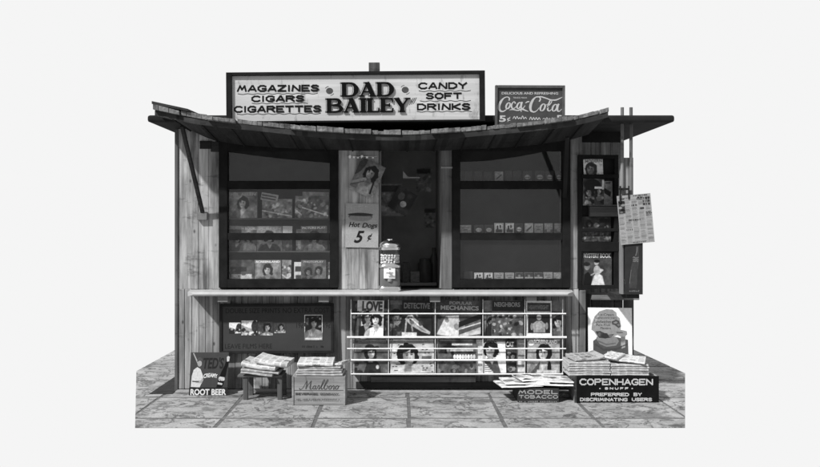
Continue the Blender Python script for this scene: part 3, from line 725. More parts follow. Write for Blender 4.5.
def loop(cx, cy, rx, ry, w=(5, 11)):
    pts = []; ws = []
    for i in range(13):
        t = 2 * math.pi * i / 12; x = cx + rx * math.cos(t); y = cy + ry * math.sin(t); pts.append((x - (y - cy) * .3, y)); ws.append(w[0] + (w[1] - w[0]) * abs(math.cos(t)))
    S1(pts, ws)
loop(118, 170, 12, 20); S1([(124, 150), (138, 158), (148, 148)], 4)
S1([(166, 156), (160, 144), (148, 150), (140, 172), (148, 188), (162, 184), (174, 170)], [9, 6, 6, 11, 9, 5, 4])
loop(190, 168, 12, 20); S1([(210, 144), (204, 168), (206, 188), (218, 184), (230, 168)], [10, 11, 10, 6, 4])
S1([(232, 152), (244, 144), (258, 142)], [4, 8, 6])
S1([(126, 198), (150, 194), (180, 200), (210, 192), (232, 200), (252, 207)], [2, 8, 7, 11, 8, 2]); S1([(205, 190), (202, 200), (206, 210)], [10, 8, 3])
S1([(322, 142), (330, 124), (318, 111), (298, 114), (278, 136), (265, 170), (268, 200), (288, 210), (308, 200), (322, 182)], [9, 8, 6, 7, 15, 18, 14, 8, 5, 4])
S1([(306, 113), (332, 110), (362, 118), (398, 130), (430, 131), (456, 121), (477, 110)], [5, 8, 8, 7, 9, 7, 2])
loop(345, 180, 14, 23, (5, 12)); S1([(352, 158), (368, 164), (376, 158)], 4)
S1([(374, 185), (400, 150), (404, 134), (394, 134), (382, 165), (378, 195), (390, 203), (402, 192)], [4, 6, 6, 8, 12, 11, 6, 4])
loop(424, 182, 14, 22, (5, 12)); S1([(450, 156), (442, 180), (444, 202), (456, 204), (470, 190)], [11, 12, 11, 6, 3])
def tx(s, x0, x1, y0, y1, mb=None, **k):
    a = cp((x0, y1)); b = cp((x1, y0)); put_text(mb or sc_, s, a[0], b[0], a[1], b[1], -.0004, **k)
tx('DELICIOUS AND REFRESHING', 76, 446, 80, 96, bold=.02); tx('TRADE MARK', 150, 244, 112, 123)
tx('5', 60, 104, 234, 276, bold=.03); tx('¢', 112, 134, 242, 276, bold=.01); tx('5', 436, 472, 230, 272, bold=.03)
random.seed(3)
S1([(150 + i * 9, 256 - (i % 2) * random.uniform(8, 22)) for i in range(11)], [5] * 11); S1([(258 + i * 9, 262 - (i % 2) * random.uniform(8, 20)) for i in range(9)], [5] * 9); S1([(345 + i * 9, 258 - (i % 2) * random.uniform(6, 14)) for i in range(9)], [4] * 9)
sc_.build('lettering', gray(.42, .6, .12, 30), cs)

# film developing sign under the counter
yfs = -.045
def rel(o, px, py, y): return (X(px, y) - o.location.x, Z(py, y) - o.location.z)
fs_ = empty('film_sign', (X(277, yfs), yfs - .02, Z(353, yfs)), (R(-1.5), R(-.3), 0)); tag(fs_, 'dark framed film developing board with small snapshots below the counter', 'sign')
W_ = 114 / sc(yfs); H_ = 49.5 / sc(yfs)
MB().box(-W_ / 2 + .01, W_ / 2 - .01, .0, .012, .01, H_ - .01).build('panel', gray(.043, .6, .15, 3), fs_)
f = MB(); ft = .026; f.box(-W_ / 2, -W_ / 2 + ft, -.012, .02, 0, H_); f.box(W_ / 2 - ft, W_ / 2, -.012, .02, 0, H_); f.box(-W_ / 2 + ft, W_ / 2 - ft, -.012, .02, H_ - ft, H_); f.box(-W_ / 2 + ft, W_ / 2 - ft, -.012, .02, 0, ft); f.build('frame', gray(.016, .7, .3, 12), fs_, bevel=.002)
t_ = MB()
def fx(zx): return (215 + zx * 130 / 820 - 277) / sc(yfs)
def fz(zy): return (353 - (298 + zy * 130 / 820)) / sc(yfs)
for s, a, b, t, bt in (('DOUBLE SIZE PRINTS', 70, 412, 64, 94), ('NO EXTRA COST', 430, 722, 62, 94), ('LEAVE FILMS HERE', 66, 362, 286, 316), ('19¢', 516, 558, 158, 196), ('19¢', 686, 730, 158, 196)):
    t_ = MB(); put_text(t_, s, fx(a), fx(b), fz(bt), fz(t), -.0004); t_.build('lettering', gray(.012, .6, .1, 30), fs_)
t_ = MB(); fineprint(t_, fx(545), fx(688), fz(312), fz(298), -.0004, 22)
t_.build('lettering', gray(.018, .6, .1, 30), fs_)
def photo(a, b, t, bt, dr):
    W = fx(b) - fx(a); H = fz(t) - fz(bt); c = Cv(W, H, .6, .0032); dr(c)
    o = ink_grid('snapshot', W, H, c, fs_, -.003, .8); o.location = ((fx(a) + fx(b)) / 2, 0, fz(bt))
def dr1(c): c.rect(0, 0, 9, 9, .9); c.ell(.2, .8, .4, .3, .2); c.ell(.9, .5, .25, .4, .25); crowd(c, .45, 1, 16, .1, .8, .07)
def dr2(c): c.rect(0, 0, 9, 9, .85); c.poly([(0, .3), (1, .7), (0, .9)], .6); c.ell(.9, .4, .22, .4, .25); crowd(c, .6, 1, 16, .1, .8, .07)
def dr3(c): c.rect(0, 0, 9, 9, .3); bust(c, c.asp * .6, .42, .26, .6, .62, .12); crowd(c, .7, 1, 8, .3, .9, .06)
photo(92, 164, 152, 220, dr1); photo(170, 268, 140, 232, dr2); photo(276, 368, 145, 234, dr3); photo(374, 448, 154, 220, dr3)
def dr4(c): c.rect(0, 0, 9, 9, .85); c.rect(.03, .03, c.asp - .03, .97, .15); crowd(c, .05, .5, 14, .1, .7, .06); bust(c, c.asp * .5, .33, .17, .55, .5, .1); c.rect(.03, .9, c.asp - .03, .97, .8)
photo(566, 680, 106, 266, dr4)

# root beer sign
yr = -.2; rs = empty('root_beer_sign', (X(208.2, yr), yr, .001), (R(-9), 0, 0)); tag(rs, 'dark root beer sign with a baseball batter leaning at the left end of the kiosk', 'sign')
W_ = 38.5 / sc(yr); H_ = 42.5 / sc(yr)
MB().box(-W_ / 2, W_ / 2, 0, .012, .0, H_).build('panel', gray(.043, .5, .2, 8), rs, bevel=.002)
MB().box(-W_ / 2 - .001, W_ / 2 + .001, -.0015, .0, .0, H_ * .185).build('band', gray(.015, .5, .1, 8), rs)
def rx_(zx): return (zx - 184) * .1392 / sc(yr)
def rz(zy): return (365 - zy) * .1392 / sc(yr)
t_ = MB(); put_text(t_, 'ROOT BEER', rx_(56), rx_(312), rz(363), rz(320), -.0022, bold=.03)
put_text(t_, 'CREAMY', rx_(146), rx_(246), rz(246), rz(216), -.0004, bold=.03, warp=lambda x, z: (x, z + .012 * (1 - ((x - rx_(196)) / rx_(50 + 184)) ** 2) if True else z)); put_text(t_, 'OLD', rx_(254), rx_(298), rz(262), rz(236), -.0004, bold=.02)
t_.build('lettering', gray(.6, .6, .1, 30), rs)
t_ = MB(); put_text(t_, "TED'S", rx_(140), rx_(290), rz(178), rz(96), -.0004, bold=.03, shear=.2); t_.build('lettering', gray(.012, .6, .1, 30), rs)
g = MB()  # batter, light uniform
g.poly([(rx_(a), rz(b)) for a, b in ((56, 305), (60, 230), (72, 185), (98, 165), (122, 180), (140, 225), (146, 255), (128, 290), (120, 308))], -.0004)
g.build('batter_shirt', gray(.5, .6, .2, 60), rs)
g = MB(); g.lay = 8; g.poly([(rx_(114 + 16 * math.cos(t)), rz(140 + 22 * math.sin(t))) for t in [i * math.pi / 6 for i in range(12)]], -.0004)
g.poly([(rx_(a), rz(b)) for a, b in ((62, 66), (70, 64), (112, 148), (104, 154))], -.0004); g.poly([(rx_(a), rz(b)) for a, b in ((92, 262), (126, 262), (140, 240), (146, 252), (130, 278), (92, 276))], -.0004)
g.build('batter_skin', gray(.28, .6, .2, 60), rs)
g = MB(); g.lay = 14; g.poly([(rx_(a), rz(b)) for a, b in ((94, 128), (100, 100), (120, 94), (134, 108), (136, 124), (112, 120))], -.0004); g.poly([(rx_(a), rz(b)) for a, b in ((66, 262), (112, 264), (112, 272), (66, 270))], -.0004)
g.build('batter_cap', gray(.06, .6, .2, 60), rs)
g = MB(); g.poly([(rx_(a), rz(b)) for a, b in ((308, 92), (318, 84), (328, 90), (326, 128), (312, 180), (306, 220), (286, 300), (262, 318), (240, 312), (250, 260), (276, 190), (296, 150))], -.0004)
g.build('bottle', gray(.006, .3, .2, 60), rs)
g = MB(); g.lay = 4
g.poly([(rx_(a), rz(b)) for a, b in ((308, 94), (318, 85), (330, 92), (326, 124), (310, 126))], -.0004)
g.poly([(rx_(a), rz(b)) for a, b in ((262, 232), (298, 238), (292, 258), (258, 250))], -.0004); g.poly([(rx_(a), rz(b)) for a, b in ((250, 272), (284, 280), (280, 292), (248, 286))], -.0004)
g.build('bottle_label', gray(.45, .5, .2, 60), rs)

# ================================================================ GUMBALL MACHINE on the counter
gx, gy = X(390, -.13), -.13; g0 = Z(291, -.13); s_g = sc(-.13)
gm = empty('gumball_machine', (gx, gy, zt)); tag(gm, 'glass and chrome gumball vending machine standing on the counter', 'vending machine')
def gz(zy): return (418 - zy) * .1458 / s_g
r_ = 11.2 / s_g
MB().lathe([(r_ * .93, 0), (r_ * .98, .005), (r_, gz(408)), (r_ * .98, gz(388)), (r_ * .9, gz(381))], 0, 0, 48, 5).build('base', M_chrome, gm, smooth=True)
MB().lathe([(r_ * .86, gz(381) + .0005), (r_ * .9, gz(372)), (r_ * .9, gz(275)), (r_ * .86, gz(262))], 0, 0, 48, 5).build('body', gray(.13, .35, .1, 6, spec=.4), gm, smooth=True)
MB().lathe([(r_ * .87, gz(262) + .0005), (r_ * .97, gz(256)), (r_ * .98, gz(244)), (r_ * .85, gz(232)), (r_ * .8, gz(226))], 0, 0, 48, 4).build('collar', M_chrome, gm, smooth=True)
MB().lathe([(r_ * .78, gz(225)), (r_ * .84, gz(210)), (r_ * .9, gz(160)), (r_ * .88, gz(140))], 0, 0, 40).build('globe', M_glass, gm, smooth=True)
MB().lathe([(r_ * .9, gz(139)), (r_ * .99, gz(136)), (r_ * .99, gz(119)), (r_ * .9, gz(116)), (r_ * .88, gz(110)), (r_ * .92, gz(108)), (r_ * .9, gz(97)), (r_ * .8, gz(88)), (r_ * .52, gz(74)), (r_ * .28, gz(70)), (r_ * .26, gz(63)), (r_ * .1, gz(60))], 0, 0, 48).build('lid', M_chrome, gm, smooth=True)
bl = MB(); random.seed(5)
def ball(mb, c, r, n=8):
    vs = [(c[0], c[1], c[2] + r)]; 
    for i in range(1, 5):
        ph = math.pi * i / 5
        for k in range(n): vs.append((c[0] + r * math.sin(ph) * math.cos(2 * math.pi * k / n), c[1] + r * math.sin(ph) * math.sin(2 * math.pi * k / n), c[2] + r * math.cos(ph)))
    vs.append((c[0], c[1], c[2] - r)); fs = [(0, 1 + k, 1 + (k + 1) % n) for k in range(n)]
    for i in range(3):
        for k in range(n): fs.append((1 + i * n + k, 1 + (i + 1) * n + k, 1 + (i + 1) * n + (k + 1) % n, 1 + i * n + (k + 1) % n))
    L = len(vs) - 1; fs += [(L, 1 + 3 * n + (k + 1) % n, 1 + 3 * n + k) for k in range(n)]; mb.add(vs, fs)
zz = gz(222)
while zz < gz(165):
    for rr, cnt in ((.0, 1), (.03, 6), (.058, 12), (.082, 18)):
        for k in range(cnt):
            t = 2 * math.pi * (k + random.random() * .5) / cnt; ball(bl, (rr * math.cos(t), rr * math.sin(t), zz + random.uniform(-.004, .004)), .0125)
    zz += .022
gb = bl.build('gumballs', gray(.6, .3, .5, 38), gm, smooth=True); gb['kind'] = 'stuff'
gp = MB().box((130 - 171) * .1458 / s_g, (208 - 171) * .1458 / s_g, -r_ * .9 - .02, -r_ * .85, gz(330), gz(262)).build('coin_plate', gray(.75, .25, .05, 20), gm, bevel=.004)
MB().bar((0, -r_ * .9 - .045, gz(290)), (0, -r_ * .9 - .02, gz(290)), .012, 16).build('crank', M_chrome, gp, smooth=True)
MB().box(-.035, .035, -r_ * .9 - .052, -r_ * .9 - .045, gz(290) - .006, gz(290) + .006).build('handle', M_chrome, gp, bevel=.002)
MB().box(-.008, .008, -r_ * .9 - .024, -r_ * .9 - .02, gz(268), gz(262) ).build('coin_slot', M_dark, gp)
MB().lathe([(.02, gz(350)), (.024, gz(340)), (.024, gz(331))], 0, -r_ * .9 + .002, 20).build('chute', M_dark, gm, smooth=True)

# ================================================================ WIRE RACK under the counter
yk = -.17; sk = sc(yk)
rk = empty('magazine_rack', (X(457, yk), yk, Z(375, yk))); tag(rk, 'white wire magazine rack hanging below the counter, filled with two rows of magazines', 'magazine rack')
def kx(px): return X(px, yk) - rk.location.x
def kz(py): return Z(py, yk) - rk.location.z
for (a, b, y, r__) in ((351, 566, 313.6, .0065), (347, 566.5, 337.2, .0105), (347, 566, 348.6, .006), (351, 565, 360, .009), (351, 563, 374, .007)):
    MB().bar((kx(a), 0, kz(y)), (kx(b), 0, kz(y)), r__).build('wire', M_wire, rk, smooth=True)
for x in (351, 388.6, 435.3, 483, 525, 562.8):
    q = MB().bar((kx(x), .006, kz(375)), (kx(x), .006, kz(299.5)), .0045); q.bar((kx(x), .006, kz(374)), (kx(x), .15, kz(374)), .005); q.bar((kx(x), .0, kz(338)), (kx(x), .15, kz(338)), .005)
    q.build('wire', gray(.5, .5, .2, 30), rk, smooth=True)
q = MB().box(kx(351), kx(563), .015, .15, kz(375.6), kz(374.8)); q.box(kx(351), kx(563), .045, .15, kz(338.6), kz(338)); q.build('tray', gray(.4, .6, .1, 10), rk)

GR = 'magazines in the wire rack'
def dfill(v): 
    def f(c): c.rect(0, 0, 9, 9, v)
    return f
def mag(label, x0, y0, x1, y1, y, draw, titles=(), group=GR, gain=.85, lean=5, roll=None, cell=.0034, **k):
    if roll is None: roll = random.Random(label).uniform(-1.6, 1.6)
    return sheet('magazine', label, 'magazine', (x0, y0, x1, y1), y, draw, gain=gain, lean=lean, roll=roll, titles=titles, group=group, cell=cell, **k)
B = dict(bold=.03)
yu = -.155; yu2 = -.135
def d_love(c):
    c.rect(0, 0, 9, 9, .3); c.blot(.15, 5); c.rect(0, 0, c.asp, .32, .82); c.rect(.12, .3, 9, 9, .72)
    bust(c, c.asp * .38, .48, .15, .12, .6, .08, turn=1); bust(c, c.asp * .72, .53, .145, .88, .8, .1, turn=-1); c.rect(0, .3, .06, 1, .35)
mag('romance magazine with embracing couple, large LOVE title', 357, 300.5, 383.6, 336.6, yu, d_love, [('LOVE', .18, .95, .7, .98, .05, dict(bold=.06))])
def d_dark(c): c.rect(0, 0, 9, 9, .28); c.blot(.25, 6); crowd(c, .1, .9, 14, .12, .5, .07)
mag('dark magazine half hidden behind the couple cover at far left of the rack', 352.5, 301, 366, 336.6, yu2, d_dark)
mag('dark magazine edge showing right of the couple cover', 378, 300.5, 389, 336.6, yu2, d_dark)
def d_ind(c): c.rect(0, 0, 9, 9, .34); c.blot(.2, 6); head(c, c.asp * .45, .5, .2, .5, .15); crowd(c, .7, 1, 12, .15, .5, .06); c.rect(0, 0, 9, .12, .45)
mag('grey magazine with dim face left of the detective magazine', 390, 300.5, 404, 336.6, yu2 + .005, d_ind)
def d_det(c):
    c.rect(0, 0, 9, 9, .2); c.blot(.12, 5); c.rect(0, 0, 9, .3, .16)
    A = c.asp
    c.poly([(A * .1, .52), (A * .2, .42), (A * .34, .4), (A * .46, .52), (A * .6, .6), (A * .72, .74), (A * .95, .86), (A * .93, .93), (A * .66, .86), (A * .45, .76), (A * .26, .66)], .66); c.line(A * .16, .5, A * .12, .86, .045, .62); c.line(A * .3, .55, A * .36, .84, .04, .55); c.line(A * .3, .5, A * .55, .68, .03, .85); c.line(A * .5, .7, A * .8, .86, .03, .4, .6); c.ell(A * .33, .6, .07, .05, .35, .5, .7)
    head(c, A * .5, .36, .07, .5, .1); c.rect(0, .88, A * .5, 1, .75); crowd(c, .45, .7, 5, .2, .4, .05)
mag('detective magazine with reclining figure on a dark cover', 402, 300.5, 432, 336.6, yu, d_det, [('DETECTIVE', .06, .93, .77, .93, .14, B)])
def d_pop(c):
    A = c.asp; c.rect(0, 0, 9, 9, .35); c.rect(0, 0, 9, .3, .32); c.blot(.1, 5); c.poly([(0, .95), (A * .2, .45), (A * .5, .42), (A * .5, 1)], .75); crowd(c, .42, .75, 12, .15, .7, .07)
    c.poly([(A * .5, .6), (A, .35), (A, .5), (A * .5, .75)], .12); c.poly([(A * .5, .95), (A, .72), (A, .9), (A * .55, 1)], .7); c.line(A * .5, .8, A, .6, .03, .75)
mag('popular mechanics style magazine with diagonal aircraft picture in the upper row', 437, 300.5, 481, 336.6, yu, d_pop, [('POPULAR', .28, .8, .88, .97, .22, B), ('MECHANICS', .08, .95, .73, .85, .28, B)])
def d_side(c): c.rect(0, 0, 9, 9, .45); c.blot(.2, 5); c.rect(0, 0, 9, .3, .5); head(c, .2, .6, .12, .45, .1); c.ell(.3, .95, .3, .35, .2); c.rect(.4, .4, 9, .8, .5)
mag('light grey magazine with dark shoulder behind the crowd cover', 484.5, 300.5, 500, 336.6, yu2, d_side)
def d_crowd(c): c.rect(0, 0, 9, 9, .35); c.blot(.1, 4); c.rect(.02, .02, 9, .3, .22); crowd(c, .4, .98, 70, .08, .75, .035); c.rect(0, .31, 9, .34, .5)
mag('magazine with a crowd scene cover in the upper row', 492, 300.5, 523.5, 336.6, yu, d_crowd, [('NEIGHBORS', .08, .9, .82, .95, .2, B)])
def d_box1(c):
    A = c.asp; c.rect(0, 0, 9, 9, .85); c.rect(A * .05, .06, A * .95, .3, .3); c.rect(A * .07, .37, A * .93, .9, .18)
    c.ell(A * .5, .46, .07, .08, .6); c.poly([(A * .28, .88), (A * .26, .64), (A * .4, .56), (A * .6, .56), (A * .74, .64), (A * .74, .88)], .55); c.ell(A * .22, .72, .04, .1, .5); c.ell(A * .8, .7, .04, .1, .5); c.ell(A * .5, .7, .09, .1, .62)
mag('white bordered magazine with a bare chested boxer', 526.5, 301, 552, 336.6, yu, d_box1, [('HEAVYWEIGHT', .1, .88, .76, .88, .14, B)])
def d_right(c): c.rect(0, 0, 9, 9, .4); c.blot(.2, 5); head(c, c.asp * .75, .6, .15, .7, .1); c.rect(0, 0, 9, .3, .45)
mag('magazine with half a face at the right end of the upper row', 549, 300.5, 562, 336.6, yu2, d_right)
# lower row
yb = -.155
def d_hat(c): c.rect(0, 0, 9, 9, .42); c.blot(.18, 5); A = c.asp; c.ell(A * .5, .95, .3, .4, .22); head(c, A * .5, .4, .17, .72, .12, hat=.12); c.poly([(A * .1, .6), (A * .4, .7), (A * .3, 1), (0, 1)], .4); c.ell(A * .7, .82, .05, .06, .72); crowd(c, .65, 1, 8, .15, .4, .06); c.rect(0, 0, .035, 1, .65)
mag('lower row magazine with woman in wide dark hat', 353, 339.6, 387.8, 373, yb, d_hat, [('SCREEN ROMANCES', .15, .95, .9, .97, .14, B)])
def d_big(c):
    A = c.asp; c.rect(0, 0, 9, 9, .72); c.rect(0, 0, 9, .12, .55); head(c, A * .4, .47, .29, .68, .09, turn=1, long=.5)
    for i in range(26): x = random.uniform(.02, A * .28) if i % 2 else random.uniform(A * .7, A * .95); y = random.choice([.15, .72, .78, .84, .9, .95, .3, .4]); c.rect(x, y, x + .06, y + .028, .25)
    c.rect(A * .72, .5, A * .94, .65, .4)
mag('magazine with a huge smiling dark haired face in the lower row', 390, 339.6, 434, 373, yb, d_big, [('MOVIE', .02, .13, .9, .98, .12, B), ('STORIES', .2, .62, .9, .98, .15, B), ('LIFE', .7, .93, .9, .98, .15, B)])
def d_cire(c):
    A = c.asp; c.rect(0, 0, 9, 9, .33); c.blot(.25, 6); head(c, A * .33, .3, .13, .5, .1, hat=.1); c.rect(A * .38, .12, A * .9, .18, .75); c.rect(A * .34, .3, A * .92, .36, .7)
    for i in range(8): c.ell(A * (.45 + i * .07), .52, .04, .07, .82); 
    crowd(c, .65, 1, 24, .12, .65, .05); c.rect(0, 0, .05, 1, .5)
mag('dark comic magazine with white lettering in the middle of the lower row', 437, 339.6, 476.5, 373, yb, d_cire)
mag('bright white magazine edge beside the dark comic magazine', 474, 339.8, 483, 373, yb + .02, dfill(.8))
def d_man(c):
    A = c.asp; c.rect(0, 0, 9, 9, .86); c.rect(0, 0, 9, .08, .3); head(c, A * .34, .32, .21, .7, .12, turn=-1, long=.3)
    c.poly([(0, .6), (A * .2, .55), (A * .38, .75), (A * .5, .55), (A * .62, .65), (A * .75, 1), (A * .45, 1), (A * .05, .68)], .35); c.poly([(0, .68), (A * .42, 1), (0, 1)], .88)
    for i in range(4): c.rect(.03, .76 + i * .055, .24, .785 + i * .055, .3)
    c.rect(A * .2, .52, A * .45, .62, .55)
mag('white magazine with a dark haired man in a suit', 483.8, 339.6, 506, 373, yb, d_man, [('MAN', .02, .6, .9, .99, .06, B)])
def d_rat(c): c.rect(0, 0, 9, 9, .25); c.blot(.2, 6); crowd(c, .35, .95, 16, .1, .65, .05); head(c, .25, .5, .1, .5, .1)
mag('narrow dark magazine between the suited man and the bright woman', 505, 339.8, 517, 373, yb + .015, d_rat, [('CAT', .1, .75, .78, .93, .5, B)])
mag('pale magazine edge left of the smiling woman at the right of the lower row', 515, 339.8, 525, 373, yb + .03, lambda c: (c.rect(0, 0, 9, 9, .6), c.rect(.03, .6, .2, .75, .8), c.rect(0, .8, 9, .95, .8)))
def d_wom(c):
    A = c.asp; c.rect(0, 0, 9, 9, .6); c.rect(0, 0, 9, .1, .5); c.ell(A * .12, .12, .09, .08, .88); bust(c, A * .52, .4, .21, .62, .78, .08); c.poly([(A * .1, 1), (A * .4, .65), (A * .36, .95), (A * .2, 1)], .35); c.ell(A * .68, .85, .06, .2, .12); c.rect(A * .3, .9, A * .9, 1, .72)
mag('magazine with smiling woman on a light cover at the right end of the lower row', 527.5, 339.6, 560, 373, yb, d_wom, [('SCREENLAND', .2, .92, .88, .98, .85, B)])

# ================================================================ MAGAZINES behind the left window
GW = 'magazines displayed behind the left window'
def rnd_draw(kind, seed):
    def f(c):
        random.seed(seed); A = c.asp
        b = random.uniform(.35, .6); c.rect(0, 0, 9, 9, b); c.blot(.25, 5)
        if kind == 'face': bust(c, A * .5, .42, .2, random.uniform(.2, .7), .7, .1); c.rect(0, 0, 9, .13, .55)
        elif kind == 'two': bust(c, A * .3, .5, .15, .3, .65, .1); bust(c, A * .7, .45, .15, .6, .7, .12); c.rect(0, 0, 9, .14, .5)
        elif kind == 'scene': crowd(c, .25, .95, 30, .15, .85, .06); c.line(0, .6, A, .9, .04, .8); c.rect(0, 0, 9, .15, .5)
        elif kind == 'block': c.rect(.05, .3, A * .7, .5, .2); c.rect(.1, .6, A * .9, .9, .75); crowd(c, .2, .9, 10, .2, .8, .05)
        c.blot(.1, 9)
    return f
def wmag(label, x0, y0, x1, y1, kind, seed, titles=(), dy=0, **k):
    return mag(label, x0, y0, x1, y1, ys + dy, rnd_draw(kind, seed), titles, GW, lean=3, cell=.0045, **{'gain': 1.15, **k})
wmag('baseball magazine with a small portrait, top shelf, far left behind the glass', 229, 192, 257, 218, 'face', 11, [('MEL ALLEN', .05, .95, .86, .96, .25, B)])
wmag('magazine with busy group picture in the middle of the top window shelf', 262, 199, 292, 218, 'scene', 12)
mag('small tilted card standing above the group picture in the window', 261, 193.5, 278, 201, ys - .012, lambda c: (c.rect(0, 0, 9, 9, .75), c.rect(.1, .25, 2, .45, .4), c.rect(.1, .6, 2, .8, .4)), (), GW, roll=10, gain=.6)
wmag('magazine with action picture of a dark horse, top window shelf at right', 302, 192, 328.5, 218, 'scene', 14, dy=-.01)
wmag('narrow magazine edge left of the dark horse picture', 295, 196, 303, 218, 'scene', 15)
wmag('magazine with a dark haired couple on the middle window shelf, far left', 229, 226, 256.5, 251, 'two', 21, [('SCREEN BOOK', .05, .95, .86, .96, .25, B)])
wmag('magazine with a large dark haired face beside the couple cover, middle window shelf', 256.8, 226, 282, 251, 'face', 22, [('SCREEN', .05, .95, .86, .96, .25, B)])
mag('small bright magazine edge on the middle window shelf', 282.3, 226, 292, 251, ys, lambda c: (c.rect(0, 0, 9, 9, .5), c.rect(0, 0, 9, .3, .97), crowd(c, .4, .95, 8, .2, .8, .06)), (), GW, gain=.8, cell=.0055)
wmag('narrow pale magazine edge left of the middle shelf portrait', 296, 229, 303, 251, 'block', 24, dy=.01)
wmag('magazine with woman with raised arms at the right of the middle window shelf', 301, 226, 327, 251, 'face', 25, [('PICTURE PLAY', .05, .95, .88, .97, .7, B)])
wmag('magazine with building picture on the bottom window shelf, far left', 229, 260, 254, 283.5, 'block', 31)
wmag('magazine with bright smiling woman on the bottom window shelf', 254.5, 260, 281, 283.5, 'face', 38, [('SCREENLAND', .05, .95, .88, .97, .75, B)], dy=-.01, gain=1.0)
wmag('striped magazine edge right of the bright smiling woman', 281.5, 260, 291, 283.5, 'scene', 33)
mag('white framed card at the bottom right of the left window', 294, 262, 301, 283.5, ys, lambda c: (c.rect(0, 0, 9, 9, .95), c.rect(.06, .2, 9, .45, .3), c.rect(.08, .6, 9, 2, .3)), (), GW, gain=.8, cell=.0055)
wmag('dark magazine with two faces at the right of the bottom window shelf', 301, 260, 326, 283.5, 'two', 35, [('PHOTOPLAY', .1, .9, .88, .97, .5, B)], dy=-.012, gain=.55)
wmag('narrow magazine edge at the far right of the bottom window shelf', 326, 262, 331, 283.5, 'block', 36, dy=.01)

# ================================================================ CIGARETTE PACKS behind the right window
ORD = ['first', 'second', 'third', 'fourth', 'fifth', 'sixth', 'seventh', 'eighth', 'ninth', 'tenth', 'eleventh']
def pack(x0, x1, ytop, shelf_z, style, label, grp, gain=.7):
    y = ys; W = (x1 - x0) / sc(y) - .004; H = (Z(ytop, y) - shelf_z)
    base = {'plain': .62, 'oval': .3, 'half': .4, 'dark': .3, 'slash': .7, 'pic': .75, 'dim': .28}[style]
    o = MB().box(-W / 2, W / 2, 0, .035, 0, H).build('cigarette_pack', gray(base * .4 * gain / .7, .6, .15, 40), bevel=.003); o.location = (X((x0 + x1) / 2, y), y + random.uniform(-.006, .006), shelf_z + .0005); o.rotation_euler = (0, 0, R(random.uniform(-3, 3)))
    c = Cv(W * .94, H * .94, base, .0035); A = c.asp
    if style == 'oval': c.ell(A / 2, .62, A * .34, .24, .78); c.rect(A * .2, .6, A * .8, .66, .4)
    elif style == 'half': c.rect(0, 0, 9, .5, .62); c.rect(0, .55, 9, .62, .75); c.rect(A * .3, .65, A * .7, .9, .65)
    elif style == 'dark': c.rect(0, .55, 9, .75, .7); c.ell(A / 2, .4, .15, .15, .6)
    elif style == 'slash': c.poly([(A * .2, .7), (A * .8, .25), (A * .8, .45), (A * .2, .9)], .35)
    elif style == 'pic': c.rect(A * .15, .15, A * .85, .55, .9); c.rect(A * .25, .25, A * .45, .75, .25); c.rect(A * .55, .2, A * .75, .5, .3); c.rect(A * .15, .65, A * .85, .95, .3)
    elif style == 'plain': c.rect(A * .15, .3, A * .85, .38, .4); c.rect(A * .3, .55, A * .7, .7, .45)
    q = ink_grid('front_panel', W * .94, H * .94, c, o, -.0008, gain, z0=H * .03); tag(o, label, 'cigarette pack', grp); return o
DS = {'plain': 'pale lettered', 'oval': 'dark with a pale oval', 'half': 'two tone', 'dark': 'dark with a pale band', 'slash': 'pale with a diagonal stripe', 'pic': 'white pictured', 'dim': 'dim plain dark'}
rows_ = [('top', RSH[0], [(460, 464, 171.5, 'dim'), (464, 472, 171.5, 'dim'), (474, 482, 171.5, 'dim'), (484, 492, 172, 'dim'), (494.5, 503.5, 171.5, 'slash'), (505, 512, 171, 'dim'), (513, 521, 171, 'dim'), (523, 532, 171, 'oval'), (535, 544.5, 171, 'oval'), (545.5, 554, 171, 'oval'), (555, 563, 171, 'oval')]),
         ('middle', RSH[1], [(459.5, 471.5, 225, 'plain'), (474, 483.5, 225, 'oval'), (484.5, 493.5, 225, 'oval'), (494, 503.8, 223, 'pic'), (505, 514.3, 223, 'pic'), (515, 523, 223.5, 'oval'), (524.4, 533.5, 223.2, 'slash'), (534, 543.3, 223.5, 'plain'), (544, 553, 223.2, 'half'), (554, 563, 223.2, 'half')]),
         ('bottom', RSH[2], [(464, 473, 272, 'dim'), (474, 483.3, 272.8, 'pic'), (484, 493.2, 272.8, 'pic'), (494, 504, 272.8, 'plain'), (505, 514.4, 272.8, 'plain'), (515, 523.5, 272.6, 'dark'), (524.5, 533.5, 272.6, 'dark'), (534, 543, 272.6, 'dark'), (543.5, 553, 272.4, 'plain'), (553.5, 563, 272.6, 'half')])]
random.seed(9)
for nm, sz, L in rows_:
    for i, (a, b, t, st_) in enumerate(L):
        pack(a, b, t, sz, st_, f'{DS[st_]} cigarette pack, {ORD[i]} from left on {nm} shelf, right window', 'cigarette packs behind the right window', gain={'top': .6, 'middle': 1.2, 'bottom': .75}[nm])

# ================================================================ HATCH: posters and things
def d_girl(c): c.rect(0, 0, 9, 9, .5); c.blot(.15, 4); bust(c, c.asp * .58, .33, .19, .6, .58, .16, long=1.1); c.ell(c.asp * .1, .25, .1, .3, .25, .3, .8); c.line(0, .8, c.asp * .45, .55, .09, .58); c.line(0, .86, c.asp * .45, .62, .02, .22, .7); c.line(c.asp * .8, .55, c.asp * .85, 1, .05, .2); c.rect(0, .9, 9, 1, .62)
mag('tilted magazine with dark haired woman pinned above the hot dog poster', 354, 161, 380, 195, -.03, d_girl, (), None, roll=24, lean=0, gain=.8)
def d_hd(c):
    A = c.asp; c.tex = False; c.rect(0, 0, 9, 9, .72); c.blot(.05, 5); c.ell(A * .45, .3, A * .36, .09, .42); c.ell(A * .45, .33, A * .34, .075, .6); c.ell(A * .45, .255, A * .38, .035, .2); 
    for i in range(10): c.ell(A * random.uniform(.15, .6), random.uniform(.05, .18), .012, .01, .8)
